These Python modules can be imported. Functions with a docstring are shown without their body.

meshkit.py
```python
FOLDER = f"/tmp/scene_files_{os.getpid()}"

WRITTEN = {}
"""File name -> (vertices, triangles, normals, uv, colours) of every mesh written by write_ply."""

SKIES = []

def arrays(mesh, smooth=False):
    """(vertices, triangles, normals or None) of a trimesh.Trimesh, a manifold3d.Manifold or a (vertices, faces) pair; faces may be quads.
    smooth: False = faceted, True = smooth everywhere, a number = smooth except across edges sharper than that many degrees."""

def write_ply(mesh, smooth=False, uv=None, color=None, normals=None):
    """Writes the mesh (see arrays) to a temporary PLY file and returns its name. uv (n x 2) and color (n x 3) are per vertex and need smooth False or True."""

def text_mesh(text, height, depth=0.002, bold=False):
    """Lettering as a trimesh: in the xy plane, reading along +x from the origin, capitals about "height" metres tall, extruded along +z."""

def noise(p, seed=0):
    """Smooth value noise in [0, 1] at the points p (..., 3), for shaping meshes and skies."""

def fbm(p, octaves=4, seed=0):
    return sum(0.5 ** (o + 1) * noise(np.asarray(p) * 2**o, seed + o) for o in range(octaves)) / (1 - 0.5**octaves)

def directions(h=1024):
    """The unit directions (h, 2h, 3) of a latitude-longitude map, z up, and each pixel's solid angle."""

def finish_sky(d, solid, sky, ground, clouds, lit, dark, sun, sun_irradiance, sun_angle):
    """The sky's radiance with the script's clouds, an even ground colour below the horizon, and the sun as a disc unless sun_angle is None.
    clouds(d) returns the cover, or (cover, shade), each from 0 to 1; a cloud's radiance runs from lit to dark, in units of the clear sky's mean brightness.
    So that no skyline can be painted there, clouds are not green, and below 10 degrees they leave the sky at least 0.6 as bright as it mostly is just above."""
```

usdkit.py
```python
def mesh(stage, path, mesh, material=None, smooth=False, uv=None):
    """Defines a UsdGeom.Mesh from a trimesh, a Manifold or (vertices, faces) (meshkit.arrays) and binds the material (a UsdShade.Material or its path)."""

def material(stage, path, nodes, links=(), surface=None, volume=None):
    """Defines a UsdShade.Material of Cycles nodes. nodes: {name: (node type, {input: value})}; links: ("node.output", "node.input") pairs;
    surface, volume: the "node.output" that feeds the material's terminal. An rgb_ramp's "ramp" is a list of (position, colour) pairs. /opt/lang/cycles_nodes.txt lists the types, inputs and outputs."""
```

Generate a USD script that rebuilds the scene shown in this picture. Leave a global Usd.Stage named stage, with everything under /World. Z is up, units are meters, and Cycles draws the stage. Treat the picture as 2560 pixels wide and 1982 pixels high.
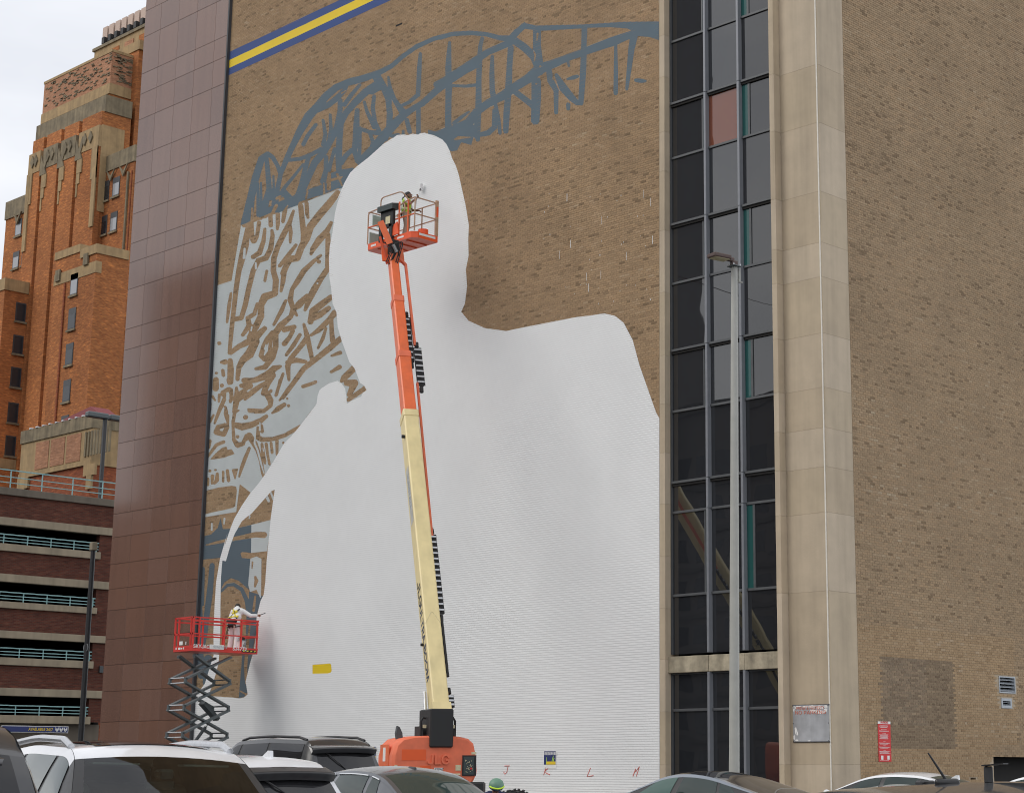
import math, random
import numpy as np, trimesh, shapely, manifold3d
from shapely.geometry import Polygon, box as sbox
import meshkit, usdkit
from pxr import Usd, UsdGeom, UsdLux, UsdShade, Gf, Sdf

stage = Usd.Stage.CreateInMemory()
UsdGeom.Xform.Define(stage, '/World')
UsdGeom.Scope.Define(stage, '/World/Looks')
# ------------------------------------------------------------------ camera (principal point off centre: the photograph is a crop)
FPX, CX, CY = 4541.0, 1625.0, 912.0            # in pixels of the 2560 x 1982 photograph
PITCH, AZ = math.radians(12.45), math.radians(47.2)
F0 = np.array([-math.cos(AZ), math.sin(AZ), 0.0]); RT = np.array([math.sin(AZ), math.cos(AZ), 0.0])
FW = F0 * math.cos(PITCH) + np.array([0, 0, math.sin(PITCH)]); UP = np.cross(RT, FW)
CAM = np.array([0, 0, 1.5])
cam = UsdGeom.Camera.Define(stage, '/World/camera')
cam.CreateFocalLengthAttr(FPX * 36 / 2560); cam.CreateHorizontalApertureAttr(36.0); cam.CreateVerticalApertureAttr(36.0 * 792 / 1024)
cam.CreateHorizontalApertureOffsetAttr((1280 - CX) * 36 / 2560); cam.CreateVerticalApertureOffsetAttr(-(991 - CY) * 36 / 2560)
cam.CreateClippingRangeAttr((0.1, 5000.0))
cam.CreateExposureAttr(EXPOSURE := 0.12)
m4 = np.eye(4); m4[0, :3] = RT; m4[1, :3] = UP; m4[2, :3] = -FW; m4[3, :3] = CAM
cam.AddTransformOp().Set(Gf.Matrix4d(m4.tolist()))
# ------------------------------------------------------------------ sky and sun: bright overcast with a soft, veiled sun from the front left
SUN = np.array([-0.34, -0.68, 0.65]); SUN /= np.linalg.norm(SUN)
dome = UsdLux.DomeLight.Define(stage, '/World/sky')
dome.GetPrim().SetCustomDataByKey('kind', 'structure'); dome.GetPrim().SetCustomDataByKey('label', 'bright overcast sky with soft pale clouds')
dome.GetPrim().SetCustomDataByKey('category', 'sky')
skm = usdkit.material(stage, '/World/Looks/sky_mat', {
    's': ('sky_texture', {'sky_type': 'single_scattering', 'sun_disc': False, 'sun_elevation': math.asin(SUN[2]), 'sun_rotation': math.atan2(SUN[0], SUN[1])}),
    'tc': ('texture_coordinate', {}), 'mp': ('mapping', {'scale': (1.0, 1.0, 2.2)}),
    'n': ('noise_texture', {'scale': 2.6, 'detail': 6.0, 'roughness': 0.52, 'distortion': 0.3}),
    'r': ('rgb_ramp', {'ramp': [(0.30, (6.4, 6.7, 7.4)), (0.47, (8.6, 8.8, 9.3)), (0.62, (11.0, 11.0, 11.1)), (0.8, (8.2, 8.4, 8.9))]}),
    'mx': ('mix_color', {'fac': 0.93, 'use_clamp': False}), 'b': ('background_shader', {'strength': 0.1})},
    [('tc.generated', 'mp.vector'), ('mp.vector', 'n.vector'), ('n.fac', 'r.fac'), ('s.color', 'mx.a'), ('r.color', 'mx.b'), ('mx.result', 'b.color')], surface='b.background')
UsdShade.MaterialBindingAPI.Apply(dome.GetPrim()).Bind(skm)
sun = UsdLux.DistantLight.Define(stage, '/World/sun')
sun.CreateNormalizeAttr(True); sun.CreateIntensityAttr(0.33); sun.CreateAngleAttr(34.0); sun.CreateColorAttr(Gf.Vec3f(1.0, 0.96, 0.9))
zz = SUN; xx = np.cross([0, 0, 1], zz); xx /= np.linalg.norm(xx); yy = np.cross(zz, xx)
s4 = np.eye(4); s4[0, :3] = xx; s4[1, :3] = yy; s4[2, :3] = zz
sun.AddTransformOp().Set(Gf.Matrix4d(s4.tolist()))
sun.GetPrim().SetCustomDataByKey('kind', 'structure')

# ------------------------------------------------------------------ where a point of the photograph lies on a known plane
def ray(x, y): return FW + RT * (x - CX) / FPX - UP * (y - CY) / FPX
def at_y(x, y, Y): r = ray(x, y); return CAM + r * ((Y - CAM[1]) / r[1])
def at_x(x, y, X): r = ray(x, y); return CAM + r * ((X - CAM[0]) / r[0])
def at_d(x, y, d): r = ray(x, y); return CAM + r * (d / float(r @ F0))
# ------------------------------------------------------------------ helpers
_used = {}
def numbered(parent, name):
    k = (parent, name); n = _used.get(k, 0); _used[k] = n + 1
    return f'{parent}/{name}' if n == 0 else f'{parent}/{name}_{n:03d}'
_org = {}
def tag(p, label=None, cat=None, group=None, kind=None):
    p = p.GetPrim() if hasattr(p, 'GetPrim') else p
    for k, v in (('label', label), ('category', cat), ('group', group), ('kind', kind)):
        if v: p.SetCustomDataByKey(k, v)
    return p
def thing(name, label, cat, loc=(0, 0, 0), rotz=0.0, group=None, roll=0.0, world=True):
    path = numbered('/World', name); x = UsdGeom.Xform.Define(stage, path)
    x.AddTranslateOp().Set(Gf.Vec3d(*map(float, loc)))
    if rotz: x.AddRotateZOp().Set(math.degrees(rotz))
    if roll: x.AddRotateXOp().Set(math.degrees(roll))
    tag(x, label, cat, group); _org[path] = np.array(loc, float) if world else np.zeros(3)
    return path
def org(path):
    while path not in _org: path = path.rsplit('/', 1)[0]
    return _org[path]
def obj(name, mesh, mat, parent='/World', smooth=False, label=None, cat=None, group=None, kind=None, tone=None):
    path = numbered(parent, name)
    if isinstance(mesh, MB): mesh = mesh.get()
    v, f = (np.asarray(mesh.vertices, float), np.asarray(mesh.faces)) if hasattr(mesh, 'vertices') else mesh
    o = org(parent) if parent != '/World' else np.zeros(3)
    usdkit.mesh(stage, path, trimesh.Trimesh(np.asarray(v) - o, f, process=False), M[mat] if isinstance(mat, str) else mat, smooth=smooth)
    if tone is not None: UsdGeom.PrimvarsAPI(stage.GetPrimAtPath(path)).CreatePrimvar('tone', Sdf.ValueTypeNames.FloatArray, 'vertex').Set([float(x) for x in tone])
    tag(stage.GetPrimAtPath(path), label, cat, group, kind)
    return path
BOXF = np.array([[0,2,1],[0,3,2],[4,5,6],[4,6,7],[0,1,5],[0,5,4],[1,2,6],[1,6,5],[2,3,7],[2,7,6],[3,0,4],[3,4,7]])
class MB:
    """collects boxes, bars and tubes into one mesh"""
    def __init__(s): s.v, s.f, s.n = [], [], 0
    def add(s, v, f):
        v = np.asarray(v, float); s.v.append(v); s.f.append(np.asarray(f, int) + s.n); s.n += len(v); return s
    def mesh(s, m): return s.add(m.vertices, m.faces)
    def box(s, x0, x1, y0, y1, z0, z1):
        return s.add([(x0,y0,z0),(x1,y0,z0),(x1,y1,z0),(x0,y1,z0),(x0,y0,z1),(x1,y0,z1),(x1,y1,z1),(x0,y1,z1)], BOXF)
    def cbox(s, x0, x1, y0, y1, z0, z1, c=0.01):
        p = [(x, y, z) for x in (x0, x1) for y in (y0, y1) for z in (z0, z1)]; pts = []
        for q in p:
            for k in range(3):
                r = list(q)
                for j, (a, b) in enumerate(((x0,x1),(y0,y1),(z0,z1))):
                    if j != k: r[j] += c if q[j] == a else -c
                pts.append(r)
        h = trimesh.convex.convex_hull(np.array(pts)); return s.mesh(h)
    def bar(s, a, b, w, h, up=(0, 0, 1)):
        a, b = np.asarray(a, float), np.asarray(b, float); d = b - a; d /= np.linalg.norm(d)
        side = np.cross(d, up); n = np.linalg.norm(side)
        if n < 1e-6: side = np.cross(d, (1, 0, 0)); n = np.linalg.norm(side)
        side /= n; u = np.cross(side, d); w, h = w / 2, h / 2
        return s.add([a-side*w-u*h, a+side*w-u*h, b+side*w-u*h, b-side*w-u*h, a-side*w+u*h, a+side*w+u*h, b+side*w+u*h, b-side*w+u*h], BOXF)
    def tube(s, pts, r, n=8, cap=True):
        pts = np.asarray(pts, float); m = len(pts); rr = np.broadcast_to(np.asarray(r, float), (m,))
        t = np.gradient(pts, axis=0); t /= np.linalg.norm(t, axis=1, keepdims=True) + 1e-12
        u = np.array([0, 0, 1.0]) if abs(t[0][2]) < 0.9 else np.array([1.0, 0, 0])
        v = []
        for i in range(m):
            a = np.cross(t[i], u); a /= np.linalg.norm(a) + 1e-12; u = np.cross(a, t[i])
            for k in range(n):
                w = 2 * math.pi * k / n; v.append(pts[i] + rr[i] * (math.cos(w) * a + math.sin(w) * u))
        f = []
        for i in range(m - 1):
            for k in range(n):
                k2 = (k + 1) % n; f += [[i*n+k, i*n+k2, (i+1)*n+k2], [i*n+k, (i+1)*n+k2, (i+1)*n+k]]
        if cap:
            v += [pts[0], pts[-1]]
            for k in range(n):
                k2 = (k + 1) % n; f += [[m*n, k2, k], [m*n+1, (m-1)*n+k, (m-1)*n+k2]]
        return s.add(v, f)
    def grid(s, P):
        P = np.asarray(P, float); a, b = P.shape[:2]; f = []
        for i in range(a - 1):
            for j in range(b - 1): f += [[i*b+j, (i+1)*b+j, (i+1)*b+j+1], [i*b+j, (i+1)*b+j+1, i*b+j+1]]
        return s.add(P.reshape(-1, 3), f)
    def prism(s, pts, axis, a0, a1):
        """polygon (2-D) extruded along x, y or z"""
        m = trimesh.creation.extrude_polygon(Polygon(pts), a1 - a0, engine='earcut'); v = np.array(m.vertices); w = v.copy()
        if axis == 'z': w[:, 2] += a0
        elif axis == 'x': w = np.stack([v[:, 2] + a0, v[:, 0], v[:, 1]], 1)
        else: w = np.stack([v[:, 0], v[:, 2] + a0, v[:, 1]], 1)
        return s.add(w, m.faces if axis != 'y' else np.array(m.faces)[:, ::-1])
    def get(s):
        return trimesh.Trimesh(np.vstack(s.v), np.vstack(s.f), process=False)
    def xf(s, T):
        T = np.asarray(T); s.v = [v @ T[:3, :3].T + T[:3, 3] for v in s.v]; return s
def arc(c, r, a0, a1, n, plane='xz'):
    out = []
    for t in np.linspace(a0, a1, n):
        p = np.array(c, float); i, j = {'xz': (0, 2), 'xy': (0, 1), 'yz': (1, 2)}[plane]; p[i] += r * math.cos(t); p[j] += r * math.sin(t); out.append(p)
    return out
def cyl(a, b, r, n=16): return MB().tube([a, b], r, n)
def text_on(text, height, o, ux, uz, bold=True, depth=0.004):
    """lettering lying on a surface: origin o, reading along ux, upright along uz"""
    m = meshkit.text_mesh(text, height, depth, bold); ux, uz = np.array(ux, float), np.array(uz, float); ux /= np.linalg.norm(ux); uz /= np.linalg.norm(uz)
    n = np.cross(ux, uz); v = np.array(m.vertices)
    return trimesh.Trimesh(np.array(o) + v[:, :1] * ux + v[:, 1:2] * uz + v[:, 2:3] * n, m.faces, process=False)
def disp(v, amp, scale, seed=0):
    return (meshkit.fbm(np.asarray(v) * scale, 3, seed) - 0.5) * 2 * amp
# ------------------------------------------------------------------ materials
M = {}
def mat(name, col, rough=0.6, metal=0.0, var=0.12, scale=6.0, bump=0.0, bscale=60.0, coat=0.0, spec=0.5, streak=0.0, coord='pos', col2=None, dirt=0.0):
    """a paint, stone or metal whose tone and gloss wander a little"""
    col = np.array(col, float)
    lo = np.array(col2, float) if col2 is not None else col * (1 - var); hi = np.minimum(col * (1 + var), 0.95)
    N = {'tc': ('texture_coordinate', {}), 'g': ('geometry', {}), 'n': ('noise_texture', {'scale': scale, 'detail': 5.0, 'roughness': 0.6}),
         'r': ('rgb_ramp', {'ramp': [(0.3, lo), (0.7, hi)]}),
         'rr': ('map_range', {'from_min': 0.3, 'from_max': 0.7, 'to_min': max(rough - 0.06, 0.02), 'to_max': min(rough + 0.08, 1.0)}),
         'p': ('principled_bsdf', {'metallic': metal, 'coat_weight': coat, 'coat_roughness': 0.06, 'specular_ior_level': spec})}
    src = 'g.position' if coord == 'pos' else 'tc.object'
    L = [(src, 'n.vector'), ('n.fac', 'r.fac'), ('n.fac', 'rr.value'), ('rr.result', 'p.roughness')]
    c = 'r.color'
    if streak or dirt:
        N.update({'ms': ('mapping', {'scale': (1.3, 1.3, 0.09)}), 'ns': ('noise_texture', {'scale': 2.2, 'detail': 4.0}),
                  'rs': ('rgb_ramp', {'ramp': [(0.42, (1, 1, 1)), (0.75, (1 - (streak or dirt),) * 3)]}), 'mx': ('mix_color', {'blend_type': 'multiply', 'fac': 1.0})})
        L += [(src, 'ms.vector'), ('ms.vector', 'ns.vector'), ('ns.fac', 'rs.fac'), ('r.color', 'mx.a'), ('rs.color', 'mx.b')]; c = 'mx.result'
    L.append((c, 'p.base_color'))
    if bump:
        N.update({'nb': ('noise_texture', {'scale': bscale, 'detail': 3.0}), 'bp': ('bump', {'strength': bump, 'distance': 0.02})})
        L += [(src, 'nb.vector'), ('nb.fac', 'bp.height'), ('bp.normal', 'p.normal')]
    M[name] = usdkit.material(stage, '/World/Looks/' + name, N, L, surface='p.BSDF'); return M[name]
def brick_island(name, ramp, stain=0.25):
    """every brick of a wall takes a tone of its own"""
    M[name] = usdkit.material(stage, '/World/Looks/' + name, {
        'g': ('geometry', {}), 'at': ('attribute', {'attribute': 'tone'}), 'r': ('rgb_ramp', {'ramp': ramp}), 'n': ('noise_texture', {'scale': 0.35, 'detail': 6.0, 'roughness': 0.65}),
        'rs': ('rgb_ramp', {'ramp': [(0.3, (1 - stain,) * 3), (0.6, (1, 1, 1)), (0.8, (1.0, 0.97, 0.92))]}), 'n2': ('noise_texture', {'scale': 18.0, 'detail': 4.0}),
        'r2': ('rgb_ramp', {'ramp': [(0.3, (0.84, 0.84, 0.84)), (0.7, (1, 1, 1))]}),
        'm1': ('mix_color', {'blend_type': 'multiply', 'fac': 1.0}), 'm2': ('mix_color', {'blend_type': 'multiply', 'fac': 1.0}), 'p': ('principled_bsdf', {'roughness': 0.88, 'specular_ior_level': 0.25})},
        [('at.fac', 'r.fac'), ('g.position', 'n.vector'), ('n.fac', 'rs.fac'), ('r.color', 'm1.a'), ('rs.color', 'm1.b'), ('g.position', 'n2.vector'), ('n2.fac', 'r2.fac'),
         ('m1.result', 'm2.a'), ('r2.color', 'm2.b'), ('m2.result', 'p.base_color')], surface='p.BSDF')
def brick_far(name, c1, c2, mortar, w=0.21, h=0.072, light=None):
    """brickwork too far off to build brick by brick"""
    N = {'g': ('geometry', {}), 'sx': ('separate_xyz', {}), 'a': ('math', {'math_type': 'add'}), 'c': ('combine_xyz', {}),
         'b': ('brick_texture', {'color1': c1, 'color2': c2, 'mortar': mortar, 'scale': 1.0, 'mortar_size': 0.008, 'mortar_smooth': 0.2, 'bias': -0.1, 'brick_width': w, 'row_height': h}),
         'n': ('noise_texture', {'scale': 0.12, 'detail': 5.0}), 'rs': ('rgb_ramp', {'ramp': [(0.35, (0.72, 0.7, 0.7)), (0.65, (1.05, 1.03, 1.0))]}),
         'mp': ('mapping', {'scale': (1.6, 1.6, 9.0)}), 'n2': ('noise_texture', {'scale': 1.0, 'detail': 2.0}), 'r2': ('rgb_ramp', {'ramp': [(0.35, (0.78, 0.78, 0.78)), (0.58, (1, 1, 1)), (0.72, light or (1.25, 1.25, 1.2))]}),
         'm1': ('mix_color', {'blend_type': 'multiply', 'fac': 1.0, 'use_clamp': False}), 'm2': ('mix_color', {'blend_type': 'multiply', 'fac': 1.0, 'use_clamp': False}),
         'p': ('principled_bsdf', {'roughness': 0.9, 'specular_ior_level': 0.2})}
    L = [('g.position', 'sx.vector'), ('sx.x', 'a.value1'), ('sx.y', 'a.value2'), ('a.value', 'c.x'), ('sx.z', 'c.y'), ('c.vector', 'b.vector'), ('g.position', 'n.vector'), ('n.fac', 'rs.fac'),
         ('b.color', 'm1.a'), ('rs.color', 'm1.b'), ('g.position', 'mp.vector'), ('mp.vector', 'n2.vector'), ('n2.fac', 'r2.fac'), ('m1.result', 'm2.a'), ('r2.color', 'm2.b'), ('m2.result', 'p.base_color')]
    M[name] = usdkit.material(stage, '/World/Looks/' + name, N, L, surface='p.BSDF')
def glass(name, tint, rough=0.01, ior=1.52, wav=0.0, wscale=0.5, base=None, gl=0.95):
    """a pane: what lies behind it shows through, the sky mirrors in it; base makes it a dark pane one cannot see into"""
    N = {'fr': ('fresnel', {'IOR': ior}), 'gs': ('glossy_bsdf', {'color': (gl, gl, gl), 'roughness': rough}), 'mx': ('mix_closure', {})}
    N['t'] = ('transparent_bsdf', {'color': tint}) if base is None else ('diffuse_bsdf', {'color': base})
    L = [('fr.fac', 'mx.fac'), ('t.BSDF', 'mx.closure1'), ('gs.BSDF', 'mx.closure2')]
    if wav:
        N.update({'g': ('geometry', {}), 'n': ('noise_texture', {'scale': wscale, 'detail': 1.5}), 'b': ('bump', {'strength': 1.0, 'distance': wav})})
        L += [('g.position', 'n.vector'), ('n.fac', 'b.height'), ('b.normal', 'gs.normal')]
    M[name] = usdkit.material(stage, '/World/Looks/' + name, N, L, surface='mx.closure')
tan_ramp = [(0.0, (.23, .155, .09)), (0.06, (.27, .185, .11)), (0.14, (.345, .235, .138)), (0.35, (.385, .262, .155)), (0.5, (.405, .276, .162)), (0.65, (.42, .282, .162)), (0.8, (.435, .30, .18)), (0.92, (.455, .33, .21)), (1.0, (.51, .40, .27))]
brick_island('tan_brick', tan_ramp, 0.22)
brick_island('patch_brick', [(0, (.17, .12, .075)), (.3, (.235, .17, .11)), (.8, (.28, .205, .13)), (1, (.36, .265, .17))], 0.1)
brick_island('pale_brick', [(0, (.32, .215, .12)), (.25, (.38, .26, .15)), (.6, (.41, .285, .165)), (.85, (.435, .305, .18)), (1, (.47, .37, .26))], 0.12)
mat('mortar', (.40, .32, .225), .95, var=.12, scale=3)
mat('mural_white', (.82, .83, .83), .75, var=.03, scale=.5, bump=.1, bscale=14)
mat('mural_grey', (.52, .555, .555), .8, var=.05, scale=1.5, bump=.25, bscale=9)
mat('mural_slate', (.115, .16, .195), .8, var=.08, scale=1.2, bump=.25, bscale=9)
mat('mural_slate_dark', (.095, .128, .155), .8, var=.08, scale=1.2, bump=.25, bscale=9)
mat('mural_blue', (.045, .085, .25), .75, var=.08, scale=1.2, bump=.2, bscale=9)
mat('mural_yellow', (.83, .61, .035), .75, var=.05, scale=1.2, bump=.2, bscale=9)
mat('patch_yellow', (.76, .55, .01), .75, var=.05, scale=1.2)
mat('mural_red', (.62, .13, .1), .8, var=.2, scale=20)
for i, c in enumerate([(.475, .39, .285), (.455, .37, .265), (.495, .41, .305), (.465, .38, .27)]):
    mat(f'limestone_{i}', c, .85, var=.09, scale=1.3, bump=.12, bscale=22, streak=.2)
mat('sill_stone', (.38, .33, .24), .9, var=.28, scale=4, bump=.2, bscale=30, streak=.45)
mat('caulk', (.72, .69, .62), .8, var=.08)
mat('dark_trim', (.035, .037, .042), .5, var=.15)
mat('mullion', (.20, .21, .23), .42, var=.06, metal=.25)
mat('transom', (.085, .09, .095), .45, var=.1, metal=.2)
mat('teal_frame', (.06, .22, .21), .35, var=.12)
mat('teal_rail', (.27, .47, .47), .5, var=.12)
glass('bay_glass', (1, 1, 1), base=(.012, .0125, .014), wav=.004, wscale=.75, ior=1.85)
glass('bay_glass_warped', (1, 1, 1), base=(.013, .014, .016), wav=.009, wscale=.4, ior=1.95)
glass('orange_glass', (1, 1, 1), base=(.16, .045, .02), wav=.004, wscale=.75, ior=1.85)
glass('teal_glass', (1, 1, 1), base=(.018, .085, .08), wav=.003, wscale=.6)
glass('window_glass', (1, 1, 1), base=(.02, .021, .024))
glass('blind_glass', (1, 1, 1), base=(.30, .31, .33))
for i, c in enumerate([(.170, .088, .060), (.184, .10, .072), (.154, .08, .056), (.178, .09, .060)]):
    mat(f'granite_{i}', c, .09, var=.22, scale=26, spec=.75, streak=.12, coat=.15)
mat('granite_joint', (.055, .045, .04), .8)
brick_far('tower_brick', (.50, .185, .06), (.34, .105, .036), (.30, .17, .09), light=(1.5, 1.45, 1.2))
brick_far('tower_brick_pale', (.48, .24, .15), (.40, .18, .1), (.35, .24, .15))
brick_far('annex_brick', (.33, .095, .04), (.23, .06, .035), (.26, .12, .07), light=(1.7, 1.6, 1.2))
brick_far('garage_brick', (.17, .058, .038), (.115, .04, .03), (.13, .09, .07), .24, .082)
mat('tower_stone', (.34, .235, .12), .9, var=.2, scale=1.2, streak=.25)
mat('tower_stone_grey', (.205, .165, .105), .9, var=.3, scale=1.3, streak=.4)
mat('fin_panel', (.46, .34, .275), .6, var=.06)
mat('garage_concrete', (.33, .275, .195), .9, var=.12, scale=1, streak=.22)
mat('garage_concrete_dark', (.16, .135, .105), .9, var=.12, scale=1, streak=.2)
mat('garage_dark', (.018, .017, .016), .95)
mat('black_pole', (.03, .03, .032), .45, var=.15)
mat('concrete_pole', (.40, .40, .37), .7, var=.08, scale=3, streak=.15)
mat('asphalt', (.05, .05, .05), .92, var=.2, scale=2.5, bump=.3, bscale=90)
mat('far_ground', (.07, .07, .066), .95, var=.2, scale=.2)
mat('line_paint', (.7, .68, .6), .8, var=.12)
mat('kerb_concrete', (.38, .36, .32), .9, var=.12)
mat('far_block', (.115, .105, .10), .85, var=.12, scale=.3)
mat('far_block_trim', (.08, .075, .07), .85, var=.1, scale=.3)
mat('boom_orange', (.80, .145, .035), .42, var=.12, scale=2.6, coat=.15, streak=.12)
mat('hood_orange', (.78, .175, .085), .62, var=.13, scale=2.4, streak=.08)
mat('hood_orange_fresh', (.78, .105, .018), .5, var=.04, scale=3)
mat('basket_orange', (.80, .10, .022), .45, var=.08, scale=3, coat=.1)
mat('boom_cream', (.80, .665, .345), .45, var=.06, scale=2.5, streak=.14)
mat('rail_pipe', (.46, .30, .20), .5, var=.22, scale=9)
mat('matt_black', (.014, .014, .015), .6, var=.2)
mat('rubber', (.022, .022, .022), .85, var=.2)
mat('machine_grey', (.09, .105, .11), .45, var=.1, scale=4)
mat('machine_dark', (.055, .065, .07), .5, var=.1)
mat('console_grey', (.035, .05, .05), .55, var=.1)
mat('steel', (.55, .56, .57), .3, metal=.8, var=.08)
mat('lift_red', (.62, .035, .025), .4, var=.07, scale=3, coat=.2)
mat('sticker_white', (.78, .78, .76), .6, var=.05)
mat('sticker_cream', (.62, .56, .36), .6, var=.12, scale=20)
mat('letter_black', (.03, .03, .035), .6)
mat('letter_navy', (.05, .065, .11), .6)
mat('beacon', (.75, .12, .02), .2, var=.05)
mat('sign_navy', (.022, .035, .14), .5, var=.06)
mat('sign_yellow', (.78, .55, .03), .5, var=.06)
mat('sign_red', (.60, .03, .03), .5, var=.05)
mat('sign_metal', (.43, .44, .46), .5, var=.14, scale=3, metal=.3, streak=.3)
mat('flaking_white', (.74, .73, .71), .8, var=.06)
mat('faded_red', (.55, .15, .09), .8, var=.3, scale=25)
mat('louver_grey', (.42, .45, .48), .5, var=.12, metal=.3)
mat('skin_brown', (.20, .10, .062), .55, var=.08, scale=12, coord='obj')
mat('skin_light', (.50, .30, .22), .55, var=.08, scale=12, coord='obj')
mat('hair_black', (.012, .011, .011), .6, var=.2, scale=30)
mat('hair_dark', (.03, .022, .016), .7, var=.2, scale=30)
mat('hi_vis', (.50, .80, .07), .7, var=.06, scale=15)
mat('reflective', (.62, .63, .60), .35, var=.05)
mat('shirt_white', (.76, .76, .76), .85, var=.05, scale=9)
mat('coverall_white', (.78, .78, .775), .85, var=.05, scale=7, bump=.2, bscale=25)
mat('khaki', (.40, .345, .265), .85, var=.1, scale=9, bump=.15, bscale=25)
mat('harness_yellow', (.78, .65, .07), .7, var=.1)
mat('hat_green', (.13, .25, .18), .45, var=.08)
mat('hat_trim', (.62, .85, .05), .5, var=.05)
mat('hat_navy', (.01, .015, .07), .7)
mat('bucket_white', (.7, .7, .69), .5, var=.1)
mat('lift_maroon', (.22, .05, .055), .7)
brick_island('end_brick', [(0.0, (.22, .15, .088)), (0.08, (.29, .205, .125)), (0.2, (.345, .245, .15)), (0.5, (.385, .277, .17)), (0.7, (.40, .275, .163)), (0.9, (.42, .31, .198)), (1.0, (.46, .365, .25))], .16)
brick_far('upper_brick', (.40, .275, .16), (.33, .225, .13), (.38, .3, .2))
mat('lamp_bronze', (.075, .045, .038), .45, var=.15)
mat('screen_green', (.30, .40, .36), .6, var=.1)
def car_paint(name, col, flake=.0, rough=.28):
    M[name] = usdkit.material(stage, '/World/Looks/' + name, {'tc': ('texture_coordinate', {}), 'n': ('noise_texture', {'scale': 3.0, 'detail': 5.0}), 'r': ('rgb_ramp', {'ramp': [(.3, np.array(col) * .93), (.7, np.minimum(np.array(col) * 1.06, .9))]}),
        'rr': ('map_range', {'from_min': .3, 'from_max': .7, 'to_min': .03, 'to_max': .10}), 'p': ('principled_bsdf', {'metallic': flake, 'roughness': rough, 'coat_weight': 1.0})},
        [('tc.object', 'n.vector'), ('n.fac', 'r.fac'), ('r.color', 'p.base_color'), ('n.fac', 'rr.value'), ('rr.result', 'p.coat_roughness')], surface='p.BSDF')
car_paint('paint_white', (.74, .75, .77)); car_paint('paint_black', (.012, .0125, .014)); car_paint('paint_charcoal', (.055, .06, .07), .35); car_paint('paint_bluegrey', (.20, .225, .26), .5); car_paint('paint_dark', (.03, .032, .036), .3)
glass('car_glass', (1, 1, 1), base=(.022, .034, .031)); glass('car_glass_green', (1, 1, 1), base=(.05, .10, .085)); glass('privacy_glass', (1, 1, 1), base=(.012, .012, .013)); glass('windscreen', (.50, .60, .54))
mat('seat_grey', (.28, .285, .27), .85, var=.08, scale=20, coord='obj'); mat('car_black', (.018, .018, .019), .35, var=.1); mat('chrome', (.7, .71, .72), .12, metal=1.0, var=.04); mat('rail_silver', (.52, .53, .55), .3, metal=.7, var=.05); mat('tail_red', (.35, .015, .012), .12, var=.1); mat('lamp_clear', (.7, .72, .74), .1, var=.05); mat('plate_white', (.65, .66, .66), .5)
mat('joint_white', (.70, .71, .705), .85, var=.1, scale=6)
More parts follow.
